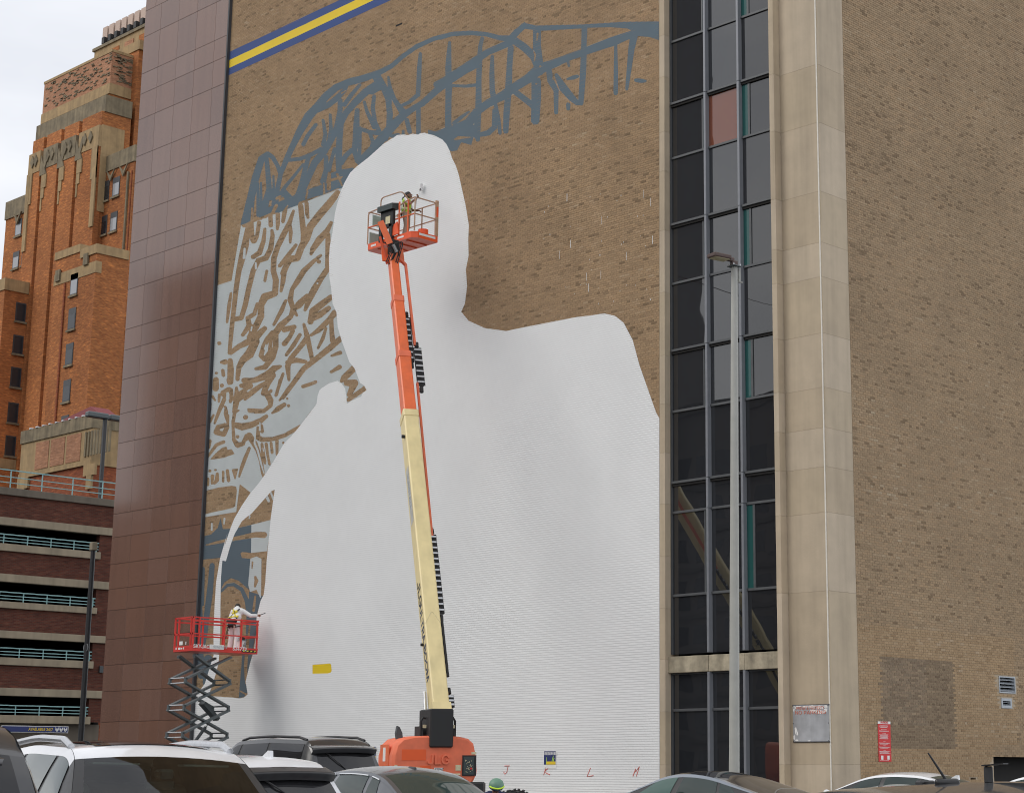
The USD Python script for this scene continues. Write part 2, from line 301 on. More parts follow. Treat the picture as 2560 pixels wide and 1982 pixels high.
# ------------------------------------------------------------------ ground
YM, XB = 37.23, -28.463                       # planes of the mural wall (faces -y) and of the brick end wall (faces +x)
XL, XM = -56.52, -34.11                       # left and right end of the mural wall
YC, YG, XG0, XG1 = 37.49, 37.51, -33.90, -29.96   # recessed limestone, glass plane, jambs of the glazed bay
obj('ground', MB().box(-600, 400, -300, 500, -1.2, -0.30), 'far_ground', kind='structure', label='grey city ground reaching to the horizon')
def slope_z(x, y): return 0.0
gxs, gys = np.linspace(-120, 60, 91), np.linspace(-16, 60, 61)
obj('parking_lot', MB().grid([[(x, y, -.02 + .18 * math.exp(-((x + 31.5) ** 2 + (y - 25.5) ** 2) / 26)) for y in gys] for x in gxs]), 'asphalt', kind='structure', label='asphalt parking lot in front of the painted wall')
t = thing('parking_line', 'white painted bay lines of the car park', 'road marking', (-20, 20, 0.004))
for k in range(14):
    a = np.array([-46 + 2.75 * k, 30.5, 0.0]); obj('stripe', MB().box(a[0], a[0] + .1, 30.2, 35.2, .002, .006), 'line_paint', t)
tag(stage.GetPrimAtPath(t), kind='structure')
obj('kerb', MB().box(XL - 6, XB + .2, YM - .75, YM - .02, 0.0, .13), 'kerb_concrete', kind='structure', label='concrete kerb along the foot of the painted wall')

# ------------------------------------------------------------------ office building
ob = thing('office_building', 'tan brick office block with a painted side, dark glazed bay and limestone corner', 'building', (XL, YM, 0))
H = 31.5
CRS, STR = 0.0677, 0.2135
obj('wall', MB().box(XL, XM, YM, YM + .6, 0, H), 'mortar', ob)
obj('core', MB().box(XL + .1, XB - .7, YM + 1.2, 61.5, 0, H - .1), 'garage_dark', ob)
obj('upper_wall', MB().box(XL, XM + 6.18, YM + .004, 62, H + .004, 80), 'upper_brick', ob); obj('upper_corner', MB().box(XM + 6.19, XB + .0, YM + .3, 62, H + .004, 80), 'upper_brick', ob); obj('roof', MB().box(XL, XB, YM + .7, 62, 80.01, 80.4), 'garage_concrete_dark', ob)

MURAL = {'white': '448,537 438,611 437,714 439,794 457,880 494,963 476,910 509,976 532,1012 574,1054 623,1095 665,1121 713,1158 754,1195 812,1252 848,1270 889,1295 982,1362 989,1369 992,1394 1002,1413 1014,1419 1055,1430 1102,1432 1126,1420 1145,1399 1153,1372 1158,1345 1182,1352 1226,1358 1163,1358 1233,1359 1240,1369 1261,1378 1247,1395 1225,1407 1193,1461 1163,1488 1124,1553 1091,1622 1081,1675 1057,1711 1046,1764 1032,1814 1026,1881 1029,1927 1041,1972 1051,2041 1064,2077 1077,2098 1098,2122 1053,2076 1098,2139 1128,2169 1159,2182 1228,2202 1304,2231 1379,2246 1413,2241 1439,2231 1462,2231 1492,2221 1503,2223 1525,2219 1587,2192 1617,2173 1639,2151 1654,2128 1669,2095 1688,2066 1703,2033 1741,1919 1759,1848 1757,1801 1761,1748 1749,1703 1757,1647 1748,1590 1731,1567 1768,1531 1846,1494 1944,1469 2234,1462 2371,1452 2413,1438 2448,1412 2485,1354 2513,1273 2577,1128 2589,1111 2589,5 348,5 348,396 351,396 402,437;618,380 643,382 664,392 648,435 669,498 686,533 699,599 695,654 714,709 731,730 737,774 739,841 752,996 768,1093 747,1088 635,1020 604,1009 579,998 540,958 529,940 517,920 493,863 471,867 468,810 473,712 481,609 481,508 464,463 443,419 426,393 397,393 505,388;1026,450 1108,448 1125,451 1129,457 1124,477 1117,480 1024,479', 'grey': '388,1009 393,1010 398,1007 401,983 399,980 392,981 388,984|468,1021 474,1021 478,1017 474,998 471,996 465,999 465,1019|621,1015 626,1016 631,1013 626,1002 620,1004|430,1341 412,1346 416,1351 441,1352|619,1493 682,1495 677,1492 641,1485 589,1471 580,1465 568,1470 582,1475 595,1474 605,1478 609,1485 602,1495|577,1708 582,1710 588,1706 583,1689 575,1692|590,1714 581,1718 573,1738 607,1746 613,1769 615,1743|582,1949 589,1949 594,1945 598,1924 596,1921 588,1921 584,1925|506,2018 514,2019 520,2013 520,1977 517,1975 507,1976 503,1981|708,855 716,720 710,721 687,750 650,744 636,770 642,861 678,866;671,798 669,796 672,782 670,762 673,759 680,758 683,760 697,780 681,798;652,851 650,848 651,825 656,823 658,824 661,847 658,850|739,880 644,881 641,933 668,933 722,927 731,930 736,937 730,945 720,949 666,953 640,952 638,981 751,987 743,907|742,1057 743,1053 740,1051 731,1052 716,1068 728,1076|748,1088 764,1066 762,1055 758,1057 740,1084|685,1250 690,1248 694,1234 688,1236 684,1248|851,1551 915,1591 941,1528 928,1524 926,1528 920,1532 862,1550|482,2111 495,2101 511,2097 479,1999 465,1941 455,1878 440,1720 437,1631 443,1625 461,1620 516,1635 571,1641 549,1619 517,1600 497,1573 495,1526 498,1521 509,1515 521,1517 524,1525 519,1530 525,1532 530,1560 552,1578 600,1592 635,1639 636,1645 632,1653 678,1682 678,1687 674,1692 660,1698 613,1684 625,1692 657,1730 654,1773 673,1791 728,1797 735,1801 737,1854 717,1893 717,1938 736,1976 766,2009 782,2029 786,1984 793,1978 802,1979 808,2018 798,2050 815,2096 811,2102 802,2104 797,2102 771,2065 732,2025 705,1991 682,1949 682,1898 699,1860 698,1821 645,1822 636,1820 631,1816 615,1792 607,1795 600,1793 583,1760 542,1752 540,1747 548,1719 517,1690 515,1687 522,1680 535,1678 567,1697 565,1687 553,1674 556,1667 496,1655 463,1644 473,1744 519,1742 528,1745 551,1792 567,1849 590,1912 616,1941 659,1941 666,1944 694,1977 699,2028 688,2052 681,2056 673,2057 669,2054 671,2033 660,1989 638,1964 596,1963 589,1961 558,1926 534,1859 518,1802 501,1762 475,1763 488,1868 500,1930 525,1984 539,2021 541,2050 551,2032 560,2026 570,2023 578,2022 586,2025 599,2041 610,2093 609,2098 603,2103 595,2106 588,2106 583,2103 575,2051 571,2056 562,2106 602,2107 612,2105 617,2108 639,2106 652,2109 657,2072 666,2065 677,2063 683,2065 685,2069 679,2110 697,2110 703,2051 708,2046 716,2044 721,2046 727,2065 725,2105 721,2111 738,2112 733,2073 740,2066 750,2064 757,2068 769,2109 768,2113 831,2115 856,2000 856,1974 843,1959 826,1930 801,1933 840,1962 838,1969 827,1973 822,1972 775,1944 726,1912 726,1908 728,1904 740,1899 746,1900 761,1908 750,1894 741,1878 748,1868 743,1811 748,1806 756,1804 761,1806 776,1840 782,1874 795,1893 809,1906 847,1903 859,1906 881,1942 912,1969 931,2007 979,2038 1030,2067 1066,2093 1053,2076 1098,2122 1077,2098 1064,2077 1051,2041 1041,1972 1032,1940 1029,1967 1023,1974 1042,2005 1037,2012 1027,2015 1022,2013 998,1992 949,1970 915,1938 912,1916 918,1911 927,1909 945,1923 1001,1958 1006,1850 932,1792 914,1771 905,1774 897,1772 845,1753 838,1744 827,1766 831,1800 862,1820 897,1852 944,1877 955,1882 958,1876 964,1872 972,1870 980,1871 982,1876 981,1880 968,1887 986,1894 987,1898 982,1904 973,1905 926,1891 869,1869 833,1837 806,1810 792,1772 813,1735 805,1713 743,1693 717,1673 703,1673 668,1653 647,1627 632,1592 636,1586 662,1567 676,1562 664,1553 615,1552 611,1550 610,1547 612,1543 619,1540 682,1532 688,1534 736,1565 753,1605 749,1651 765,1664 773,1656 783,1653 819,1653 804,1636 774,1620 770,1616 772,1609 781,1603 791,1601 800,1603 827,1624 846,1646 846,1650 843,1654 853,1656 855,1663 850,1669 839,1673 782,1675 830,1698 837,1709 849,1700 860,1699 861,1704 848,1723 877,1728 897,1740 891,1715 899,1709 909,1710 998,1805 1030,1830 1032,1814 1050,1746 1038,1746 979,1730 930,1715 925,1709 916,1668 925,1659 942,1655 949,1658 954,1666 996,1671 1046,1690 1050,1694 1049,1700 1041,1706 1032,1709 970,1693 1054,1725 1057,1711 1072,1688 1059,1687 1026,1663 977,1639 932,1621 904,1666 896,1670 889,1668 888,1664 903,1618 860,1586 816,1560 807,1549 797,1547 795,1542 799,1538 795,1529 814,1476 818,1472 824,1470 830,1471 832,1474 829,1522 835,1532 861,1531 917,1520 894,1511 822,1455 808,1446 767,1412 766,1409 775,1404 787,1411 796,1409 802,1410 919,1495 1062,1544 1117,1568 1163,1488 1178,1474 1122,1446 1114,1431 1117,1424 1102,1432 1055,1430 1014,1419 1002,1413 992,1394 989,1369 903,1306 897,1306 805,1286 740,1282 681,1289 667,1295 663,1311 668,1306 677,1303 684,1303 689,1308 680,1332 674,1337 665,1339 669,1315 664,1312 656,1316 657,1336 656,1330 649,1332 641,1332 640,1286 676,1271 731,1267 726,1266 725,1262 734,1226 739,1221 748,1221 752,1225 742,1262 734,1267 757,1267 764,1216 771,1211 706,1152 691,1201 697,1191 703,1188 709,1188 708,1196 711,1197 687,1266 677,1270 670,1266 677,1229 652,1272 640,1284 640,1273 661,1244 703,1155 702,1154 698,1155 678,1187 650,1243 628,1273 631,1293 615,1309 606,1314 598,1316 588,1316 582,1313 573,1313 553,1287 536,1288 516,1302 506,1344 552,1328 617,1330 657,1338 657,1344 659,1346 664,1344 665,1339 676,1341 708,1356 710,1360 709,1363 702,1368 694,1370 658,1360 603,1354 549,1356 505,1365 512,1392 511,1396 533,1404 529,1409 518,1410 526,1429 527,1436 553,1445 552,1442 556,1438 567,1436 611,1450 667,1471 658,1452 659,1446 669,1439 681,1437 701,1415 706,1402 677,1391 582,1406 578,1403 581,1399 582,1393 593,1387 617,1384 632,1379 686,1375 730,1391 733,1394 737,1416 715,1443 726,1443 729,1451 725,1455 719,1457 712,1457 706,1452 700,1456 714,1474 744,1499 744,1506 738,1514 745,1518 776,1527 779,1530 777,1534 768,1538 722,1542 678,1526 610,1514 549,1523 540,1523 534,1519 533,1515 536,1509 544,1504 526,1504 521,1501 521,1496 528,1489 550,1483 521,1476 512,1495 506,1498 499,1498 496,1495 491,1459 483,1491 463,1501 448,1502 413,1495 406,1492 403,1485 391,1486 388,1482 389,1457 393,1452 400,1451 405,1453 409,1476 422,1469 397,1435 376,1397 370,1377 376,1373 384,1374 423,1427 424,1425 426,1430 430,1431 435,1427 432,1406 438,1393 454,1369 447,1368 440,1374 441,1370 392,1370 387,1366 373,1348 374,1340 386,1333 436,1320 446,1319 455,1323 473,1349 473,1353 470,1357 469,1393 466,1399 460,1400 460,1410 449,1430 440,1435 430,1436 445,1456 442,1460 442,1482 447,1484 457,1483 461,1477 464,1456 458,1452 461,1450 462,1443 468,1439 475,1439 479,1440 482,1445 489,1447 485,1405 489,1400 486,1377 483,1374 494,1299 515,1274 531,1267 571,1271 575,1274 580,1285 595,1289 643,1242 666,1203 683,1156 693,1142 665,1121 625,1096 555,1134 542,1035 348,1034 348,1045 523,1052 534,1057 540,1111 535,1125 532,1127 508,1133 422,1135 348,1132 348,1148 357,1146 363,1149 364,1172 358,1178 348,1180 348,1251 403,1288 448,1294 453,1299 449,1304 439,1307 388,1301 348,1269 348,1284 357,1288 365,1313 359,1320 348,1322 348,1381 355,1383 376,1407 372,1412 363,1413 348,1402 348,1426 351,1429 352,1454 348,1460 348,1477 370,1460 376,1459 380,1462 362,1483 355,1486 348,1486 348,1905 439,1906;1058,1473 1055,1470 1057,1466 1067,1463 1118,1471 1122,1473 1124,1477 1117,1485 1105,1488;1058,1530 1056,1528 1057,1524 1066,1520 1116,1521 1121,1523 1122,1527 1118,1533 1108,1537;899,1446 896,1443 897,1438 903,1434 911,1432 983,1439 988,1444 985,1450 976,1452;868,1636 792,1573 791,1570 793,1566 800,1563 808,1563 852,1591 886,1624 888,1629 879,1636;822,1389 816,1385 820,1379 829,1376 837,1378 837,1382 834,1386;814,1414 810,1411 813,1406 820,1404 825,1406 823,1412;726,1367 734,1364 775,1370 812,1383 815,1390 809,1395 800,1398 757,1389 726,1371;778,1506 768,1489 761,1485 757,1469 740,1432 741,1429 746,1425 753,1424 762,1428 768,1444 796,1500 794,1504 789,1507 783,1508;773,1773 709,1696 709,1693 712,1689 719,1687 726,1688 775,1733 793,1767 790,1772 784,1775 778,1775;723,1185 732,1181 736,1182 738,1185 724,1222 715,1261 709,1266 699,1267 696,1265 695,1261 708,1222;651,1907 640,1869 645,1864 654,1861 659,1864 669,1901 661,1908;625,2069 616,2026 594,1990 556,1980 554,1974 561,1966 577,1963 619,1970 625,1974 644,2016 645,2062 643,2067 636,2071 629,2071;543,1162 548,1157 555,1159 613,1255 613,1258 610,1261 601,1264 594,1262 568,1226 551,1196;563,1384 557,1382 555,1378 555,1374 560,1369 575,1364 586,1369 587,1374 582,1380 573,1383;536,1193 503,1194 500,1192 522,1153 528,1154 541,1189;519,1316 515,1310 520,1304 531,1301 539,1305 538,1310 534,1314;456,1282 434,1280 395,1265 362,1246 367,1243 448,1241 514,1248 494,1268 468,1268 462,1280;474,1153 480,1149 487,1147 493,1149 496,1153 484,1192 480,1196 471,1197 465,1196 464,1192;392,1608 389,1603 396,1598 425,1589 435,1590 440,1592 443,1537 439,1534 439,1528 447,1514 454,1509 473,1508 481,1511 484,1517 484,1561 472,1602 463,1608 454,1610 444,1609 440,1603 433,1608 423,1611;443,1154 452,1149 459,1153 456,1190 447,1195 442,1194 440,1192;431,1862 418,1814 415,1753 418,1748 426,1746 432,1749 444,1807 448,1857 446,1861 441,1864;402,1575 400,1571 407,1549 419,1544 429,1546 430,1550 423,1571 412,1577;425,1509 425,1515 415,1521 403,1521 397,1517 400,1510 409,1506 418,1505;373,1154 378,1150 388,1151 398,1147 422,1157 425,1162 421,1188 411,1192 402,1191 396,1167 390,1158 393,1183 383,1188 371,1187 369,1183;392,1207 388,1203 393,1199 401,1197 407,1199 406,1203 403,1206;388,1683 372,1686 367,1683 366,1680 373,1671 388,1669 393,1671 395,1675;357,1551 351,1545 350,1512 352,1507 358,1502 369,1497 381,1496 390,1499 394,1506 389,1543 374,1552;377,1570 366,1572 362,1570 361,1567 367,1561 378,1560 383,1564;360,1209 352,1205 355,1199 365,1196 373,1199 373,1202 370,1206|1078,2111 1064,2121 1049,2121 943,2063 892,2030 885,2019 875,2056 864,2107 856,2116 869,2116 876,2072 888,2053 897,2048 902,2050 903,2053 895,2109 888,2117 927,2120 1086,2123|1122,1422 1136,1423 1137,1415 1143,1409 1168,1403 1155,1377 1158,1371 1165,1367 1155,1363 1145,1399|1157,1352 1168,1350 1200,1358 1226,1358 1182,1352 1158,1345|1200,1358 1212,1362 1251,1374 1240,1369 1233,1359|1247,1394 1187,1374 1215,1403 1216,1408 1214,1413 1207,1420 1199,1423 1153,1428 1199,1451 1225,1407|1107,1589 1099,1588 1080,1581 1073,1603 1065,1654 1083,1663 1091,1622|779,1264 776,1268 816,1271 871,1284 814,1253 808,1258 799,1257 798,1254 799,1251 808,1248 780,1220|963,1536 935,1615 945,1612 995,1620 1016,1629 998,1598 977,1567 981,1561 990,1560 1020,1590 1033,1627 1031,1631 1025,1634 1042,1642 1046,1606 1051,1577 1055,1571|670,1586 664,1590 672,1607 666,1608 664,1612 673,1628 680,1626 678,1618 691,1632 689,1601|715,1606 714,1637 719,1613|969,1803 972,1799 969,1796 963,1797 960,1801 963,1804', 'slate': '2199,2146 2201,2150 2205,2152 2211,2150 2217,2146 2219,2141 2217,2125 2209,2124 2202,2129|2488,2150 2489,2153 2493,2154 2512,2149 2537,2138 2541,2133 2536,2130 2512,2135 2492,2144|2200,2232 2228,2235 2249,2231 2254,2228 2255,2224 2252,2221 2231,2220 2204,2225 2200,2228|1405,2257 1411,2258 1419,2254 1421,2238 1404,2242|1542,2224 1544,2225 1580,2210 1628,2211 1626,2351 1593,2342 1519,2316 1501,2314 1505,2223 1492,2221 1481,2224 1477,2311 1467,2310 1425,2296 1434,2293 1441,2287 1458,2241 1458,2236 1453,2234 1442,2235 1435,2242 1418,2288 1418,2293 1350,2257 1386,2252 1393,2249 1398,2243 1379,2246 1361,2241 1347,2245 1339,2251 1333,2247 1333,2242 1329,2238 1316,2238 1287,2224 1228,2202 1172,2186 1165,2194 1155,2201 1136,2240 1112,2229 1088,2208 1079,2207 1079,2192 1139,2185 1153,2180 1128,2169 1098,2139 1091,2129 1075,2158 1079,2157 1091,2166 1070,2168 1062,2181 1053,2185 1048,2184 1047,2182 1055,2169 1020,2172 1019,2189 1016,2193 1048,2193 1038,2264 1017,2201 1010,2198 1001,2201 993,2165 990,2161 999,2161 997,2140 999,2136 1005,2131 1015,2129 1022,2134 1020,2161 1062,2160 1082,2130 1090,2129 1086,2123 1075,2122 1062,2128 991,2123 983,2165 977,2168 975,2166 978,2122 968,2121 937,2125 837,2125 829,2114 764,2115 774,2125 771,2128 767,2130 740,2111 719,2110 690,2116 710,2138 709,2142 705,2146 694,2149 688,2146 669,2121 594,2117 594,2121 583,2122 576,2129 570,2228 563,2204 554,2115 554,2161 551,2165 545,2167 542,2164 541,2115 533,2114 532,2116 531,2114 485,2112 480,2112 478,2117 537,2289 573,2357 621,2366 636,2363 674,2336 708,2294 715,2282 731,2312 804,2410 850,2457 906,2481 954,2507 1015,2524 1092,2526 1190,2516 1268,2513 1329,2516 1389,2535 1465,2551 1554,2554 1644,2544 1662,2541 1748,2520 1827,2492 1889,2463 1935,2450 1957,2462 1985,2469 1990,2473 2007,2475 2011,2470 2059,2448 2265,2392 2447,2348 2589,2308 2589,2249 2552,2269 2504,2286 2490,2246 2465,2127 2461,2124 2455,2126 2452,2131 2464,2255 2470,2286 2418,2283 2422,2198 2422,2126 2420,2123 2416,2121 2407,2124 2403,2131 2405,2283 2288,2286 2286,2226 2276,2132 2274,2128 2269,2126 2244,2133 2213,2157 2173,2199 2169,2205 2147,2255 2148,2262 2154,2262 2160,2259 2253,2146 2262,2286 2212,2287 2216,2268 2213,2265 2206,2268 2200,2286 2133,2281 2138,2262 2137,2245 2144,2242 2166,2203 2165,2129 2163,2126 2159,2125 2151,2127 2147,2133 2143,2205 2115,2244 2109,2279 2099,2278 2090,2273 2077,2273 2069,2271 2080,2264 2086,2254 2087,2194 2081,2121 2076,2115 2069,2114 2054,2117 2044,2128 2042,2133 2043,2171 2041,2176 1956,2246 1949,2243 1939,2123 1937,2119 1931,2117 1919,2121 1913,2131 1913,2190 1918,2235 1883,2232 1901,2171 1907,2125 1906,2122 1902,2120 1896,2122 1891,2127 1884,2163 1885,2149 1883,2145 1849,2131 1804,2137 1803,2125 1799,2123 1793,2123 1785,2127 1781,2137 1771,2146 1762,2119 1712,2141 1692,2117 1663,2121 1653,2128 1639,2151 1617,2173 1569,2201 1543,2210;2287,2312 2387,2314 2478,2311 2459,2323 2387,2348 2290,2374;2083,2425 2083,2375 2094,2314 2121,2312 2263,2311 2265,2379 2087,2422;2086,2305 2079,2309 2076,2306 2077,2302 2083,2300 2087,2301;2066,2422 2062,2420 2062,2396 2066,2393 2073,2417 2070,2420;2069,2251 2062,2254 2059,2252 2065,2246 2069,2248;1969,2434 2019,2395 2047,2368 2053,2350 2052,2331 2057,2329 2062,2348 2052,2366 2047,2368 2046,2437 2007,2452;1948,2413 1955,2408 1957,2401 1952,2335 1952,2281 2011,2293 2051,2310 2050,2316 2035,2343 1998,2379 1955,2413;2042,2262 1980,2251 2043,2200;1807,2401 1805,2335 1808,2251 1828,2257 1851,2260 1845,2285 1842,2345 1847,2403 1850,2406 1858,2405 1863,2399 1871,2280 1876,2263 1894,2266 1919,2273 1929,2412 1842,2409;1404,2518 1343,2497 1279,2491 1321,2434 1316,2474 1321,2476 1328,2472 1343,2429 1368,2383 1396,2351 1399,2353 1435,2357 1473,2371 1475,2464 1482,2514 1489,2517 1497,2512 1499,2508 1500,2457 1497,2359 1494,2356 1447,2343 1405,2341 1422,2327 1499,2339 1570,2367 1563,2379 1564,2384 1568,2387 1624,2394 1622,2426 1627,2474 1634,2512 1637,2515 1644,2513 1649,2507 1655,2400 1782,2426 1785,2455 1796,2482 1800,2484 1808,2482 1814,2475 1805,2447 1806,2430 1827,2433 1914,2436 1885,2447 1823,2478 1748,2504 1653,2527 1593,2531 1585,2534 1563,2536 1477,2533;1805,2153 1835,2151 1859,2160 1860,2215 1864,2218 1870,2218 1867,2230 1849,2229 1807,2217;1664,2220 1666,2223 1703,2234 1744,2241 1750,2239 1752,2236 1750,2234 1684,2211 1729,2215 1770,2241 1777,2243 1778,2316 1726,2326 1660,2346 1658,2294 1660,2229 1662,2210 1671,2210 1665,2214;1660,2360 1660,2356 1725,2337 1778,2328 1779,2380 1732,2374;1774,2186 1774,2194 1766,2187;1696,2166 1676,2161 1676,2158 1680,2156 1759,2146 1756,2149;1343,2386 1347,2367 1345,2364 1354,2331 1353,2307 1389,2321;1132,2259 1135,2282 1136,2346 1142,2397 1147,2401 1160,2399 1168,2390 1172,2328 1179,2327 1183,2323 1225,2303 1266,2290 1262,2297 1252,2298 1244,2303 1202,2372 1185,2415 1186,2418 1188,2419 1195,2418 1201,2414 1220,2373 1240,2345 1230,2383 1237,2424 1240,2427 1245,2428 1255,2423 1258,2418 1254,2377 1268,2324 1296,2279 1319,2292 1320,2340 1310,2391 1285,2434 1238,2429 1229,2431 1221,2435 1213,2434 1152,2410 1106,2387 1082,2360 1078,2306 1079,2238 1089,2247 1123,2260;1258,2256 1280,2270 1269,2272 1245,2281;1058,2462 1068,2455 1070,2440 1110,2467 1159,2490 1169,2489 1175,2483 1173,2479 1130,2452 1091,2423 1081,2423 1071,2429 1072,2413 1071,2401 1075,2408 1123,2436 1183,2463 1245,2475 1235,2489 1204,2488 1100,2497 1089,2478;1187,2220 1233,2241 1238,2256 1221,2290 1185,2307 1187,2269;1163,2243 1167,2231 1167,2257;1083,2486 1059,2482 1058,2480 1063,2476 1090,2482 1088,2485;1026,2480 1069,2496 1039,2495 988,2477 970,2468 981,2467;1040,2282 1043,2325 1023,2302 985,2267 994,2264 999,2257 1001,2229 1024,2284 1031,2286;924,2441 898,2426 846,2386 805,2345 772,2306 830,2297 895,2298 953,2306 965,2303 956,2309 953,2314 965,2349 951,2406 952,2409 956,2410 963,2408 969,2402 989,2343 981,2316 988,2321 997,2358 992,2418 995,2421 1000,2420 1009,2414 1019,2356 1026,2365 1042,2421 1041,2456 1000,2443 933,2440;970,2161 960,2168 956,2176 975,2215 974,2261 938,2241 874,2159 922,2162;876,2228 902,2265 939,2285 896,2281;880,2158 872,2131 875,2127 881,2126 884,2128 891,2153 887,2158;731,2253 717,2201 716,2187 722,2197 728,2199 737,2207 788,2234 846,2268 852,2268 858,2265 866,2281 837,2281 762,2293;794,2156 806,2157 815,2163 832,2196 853,2255 804,2223 757,2195 753,2191;722,2165 730,2170 722,2176 695,2175 691,2171 693,2166 700,2162 713,2163 712,2152 749,2155 737,2169 731,2165;636,2341 650,2290 667,2213 670,2219 666,2263 672,2265 679,2260 686,2214 683,2195 702,2261 685,2293 653,2330;650,2145 670,2147 668,2156 672,2167 664,2168 656,2172;592,2171 589,2254 597,2255 603,2250 612,2177 632,2222 612,2334 580,2258 584,2254|859,2373 911,2405 923,2403 930,2396 928,2391 882,2359 858,2332 848,2331 837,2338 834,2344', 'slate_low': '505,782 551,783 606,761 645,717 643,747 650,744 653,744 702,732 710,721 716,720 716,728 727,725 714,709 693,655 695,599 672,503 656,459 654,490 662,634 658,636 655,635 640,569 633,491 645,429 652,426 661,400 656,395 622,406 617,406 615,403 650,390 641,383 612,381 621,536 640,597 636,602 634,669 620,713 591,751 547,771 515,772 477,754 471,754 470,763;680,731 676,729 667,678 670,675 676,673 682,674 684,677 687,727|348,854 360,851 364,846 370,718 367,713 359,712 372,642 372,674 383,760 393,857 397,862 408,864 420,860 425,853 422,753 408,668 402,611 386,555 381,551 387,526 390,531 397,535 413,537 433,532 441,523 402,437 394,431 389,438 388,454 369,454 358,460 354,464 348,508 348,593 353,616 348,667|446,1022 464,980 511,978 493,945 488,945 494,963 486,944 436,941 362,934 359,932 365,929 480,931 457,878 348,880 348,965 391,967 432,988|640,952 533,947 540,958 560,977 638,980|641,933 644,881 588,889 580,884 591,867 640,861 641,844 636,770 641,759 641,753 578,788 528,801 490,788 470,764 468,813 471,867 493,863 524,932', 'yellow': '1455,2822 1555,2791 348,2767 348,2800', 'blue_a': '1369,2849 1455,2822 348,2800 348,2834', 'blue_b': '1555,2791 1682,2752 1328,2756 348,2738 348,2767', 'patch': '1024,479 1117,480 1124,477 1129,457 1125,451 1108,448 1026,450'}
def decode(s):
    out = []
    for poly in s.split('|'):
        rings = [[((int(a.split(',')[0]) / 100 - 60), int(a.split(',')[1]) / 100) for a in r.split(' ')] for r in poly.split(';')]
        p = Polygon(rings[0], rings[1:]).buffer(0)
        if p.area > 0: out.append(p)
    return shapely.union_all(out)
MP = {k: decode(v) for k, v in MURAL.items()}
painted = shapely.union_all(list(MP.values())).buffer(0)
inner = painted.buffer(-0.005)

def brick_faces(u0, u1, z0, w, h, d):
    """eight corners and five sides of each brick, u along the wall, d out of it"""
    n = len(u0); v = np.zeros((n, 8, 3))
    for k, (a, b, c) in enumerate([(0,0,0),(1,0,0),(1,0,1),(0,0,1),(0,1,0),(1,1,0),(1,1,1),(0,1,1)]):
        v[:, k, 0] = np.where(a, u1, u0); v[:, k, 1] = np.where(b, d, -0.01); v[:, k, 2] = z0 + c * h
    f = np.array([[4,5,6],[4,6,7],[0,1,5],[0,5,4],[1,2,6],[1,6,5],[2,3,7],[2,7,6],[3,0,4],[3,4,7]])
    return v.reshape(-1, 3), (f[None] + 8 * np.arange(n)[:, None, None]).reshape(-1, 3)
def lay(u0, u1, z0, z1, seed, header=7, off=0):
    rng = np.random.default_rng(seed); A = []
    for k in range(int(z0 / CRS), int(z1 / CRS) + 1):
        z = k * CRS
        if (k + off) % header == 0: us = np.arange(u0 - .03, u1, .112); wd = .102
        else: us = np.arange(u0 - (STR / 2 if k % 2 else 0), u1, STR); wd = .2035
        a = np.maximum(us, u0); b = np.minimum(us + wd, u1); ok = b - a > .025
        A.append(np.stack([a[ok], b[ok], np.full(ok.sum(), z), ((k + off) % header == 0) * np.ones(ok.sum())], 1))
    A = np.vstack(A); return A, rng
def tones(A, rng):
    row = np.round(A[:, 2] / CRS).astype(int); rt = np.random.default_rng(77).random(2000)[row]; q = meshkit.noise(np.stack([A[:, 0] * .35, A[:, 2] * 1.1, np.zeros(len(A))], 1), 3)
    t = .70 * rng.random(len(A)) + .16 * rt + .14 * q; o = rng.random(len(A)); t = np.where(o < .045, o * 1.2, t); return np.clip(np.where((A[:, 3] > 0) & (o > .6), t * .55, t), 0, 1)
# mural wall: bricks wherever no paint covers them
A, rng = lay(XL + .005, XM - .005, 0.0, H, 1)
cov = shapely.contains_xy(inner, A[:, 0], A[:, 2] + .03) & shapely.contains_xy(inner, A[:, 1], A[:, 2] + .03) & shapely.contains_xy(inner, (A[:, 0] + A[:, 1]) / 2, A[:, 2] + .03)
A = A[~cov]
v, f = brick_faces(A[:, 0], A[:, 1], A[:, 2], 0, .0577, .008 + rng.uniform(-.0022, .0022, len(A)))
obj('brick_field', (np.stack([v[:, 0], YM - v[:, 1], v[:, 2]], 1), f[:, ::-1]), 'tan_brick', ob, kind='stuff', label='tan bricks of the mural wall left bare of paint', tone=np.repeat(tones(A, rng), 8))
# end wall: two bonds, a darker walled-up opening, paler repaired bricks low down
DOORY, DOORZ = at_x(2483, 1889, XB)[1:], 0
dy0, dz1 = DOORY[0], DOORY[1]
lou = [at_x(2496, 1689, XB), at_x(2538, 1733, XB)]; lou2 = [at_x(2502, 1744, XB), at_x(2529, 1770, XB)]
y_b0 = YC + 1.19
A, rng = lay(y_b0 + .005, 50.0, 0.0, H, 2, off=3)
yc, zc = (A[:, 0] + A[:, 1]) / 2, A[:, 2] + .03
p0, p1 = at_x(2196, 1640, XB), at_x(2386, 1870, XB)
jag = np.where((np.round(A[:, 2] / CRS).astype(int) % 2) == 0, .1, 0)
is_patch = (yc > p0[1] + jag * .6) & (yc < p1[1] + jag) & (zc > p1[2]) & (zc < p0[2])
zline = at_x(2300, 1573, XB)[2]; edge_y = at_x(2541, 1750, XB)[1]
is_pale = (zc < zline) & ~is_patch & (yc < edge_y + jag) & ((zc > dz1 + .3) | (yc < dy0 + .05))
def hole(a, b, m=.02): return (A[:, 1] > a[1] - m) & (A[:, 0] < b[1] + m) & (zc < a[2] + m) & (zc > b[2] - m)
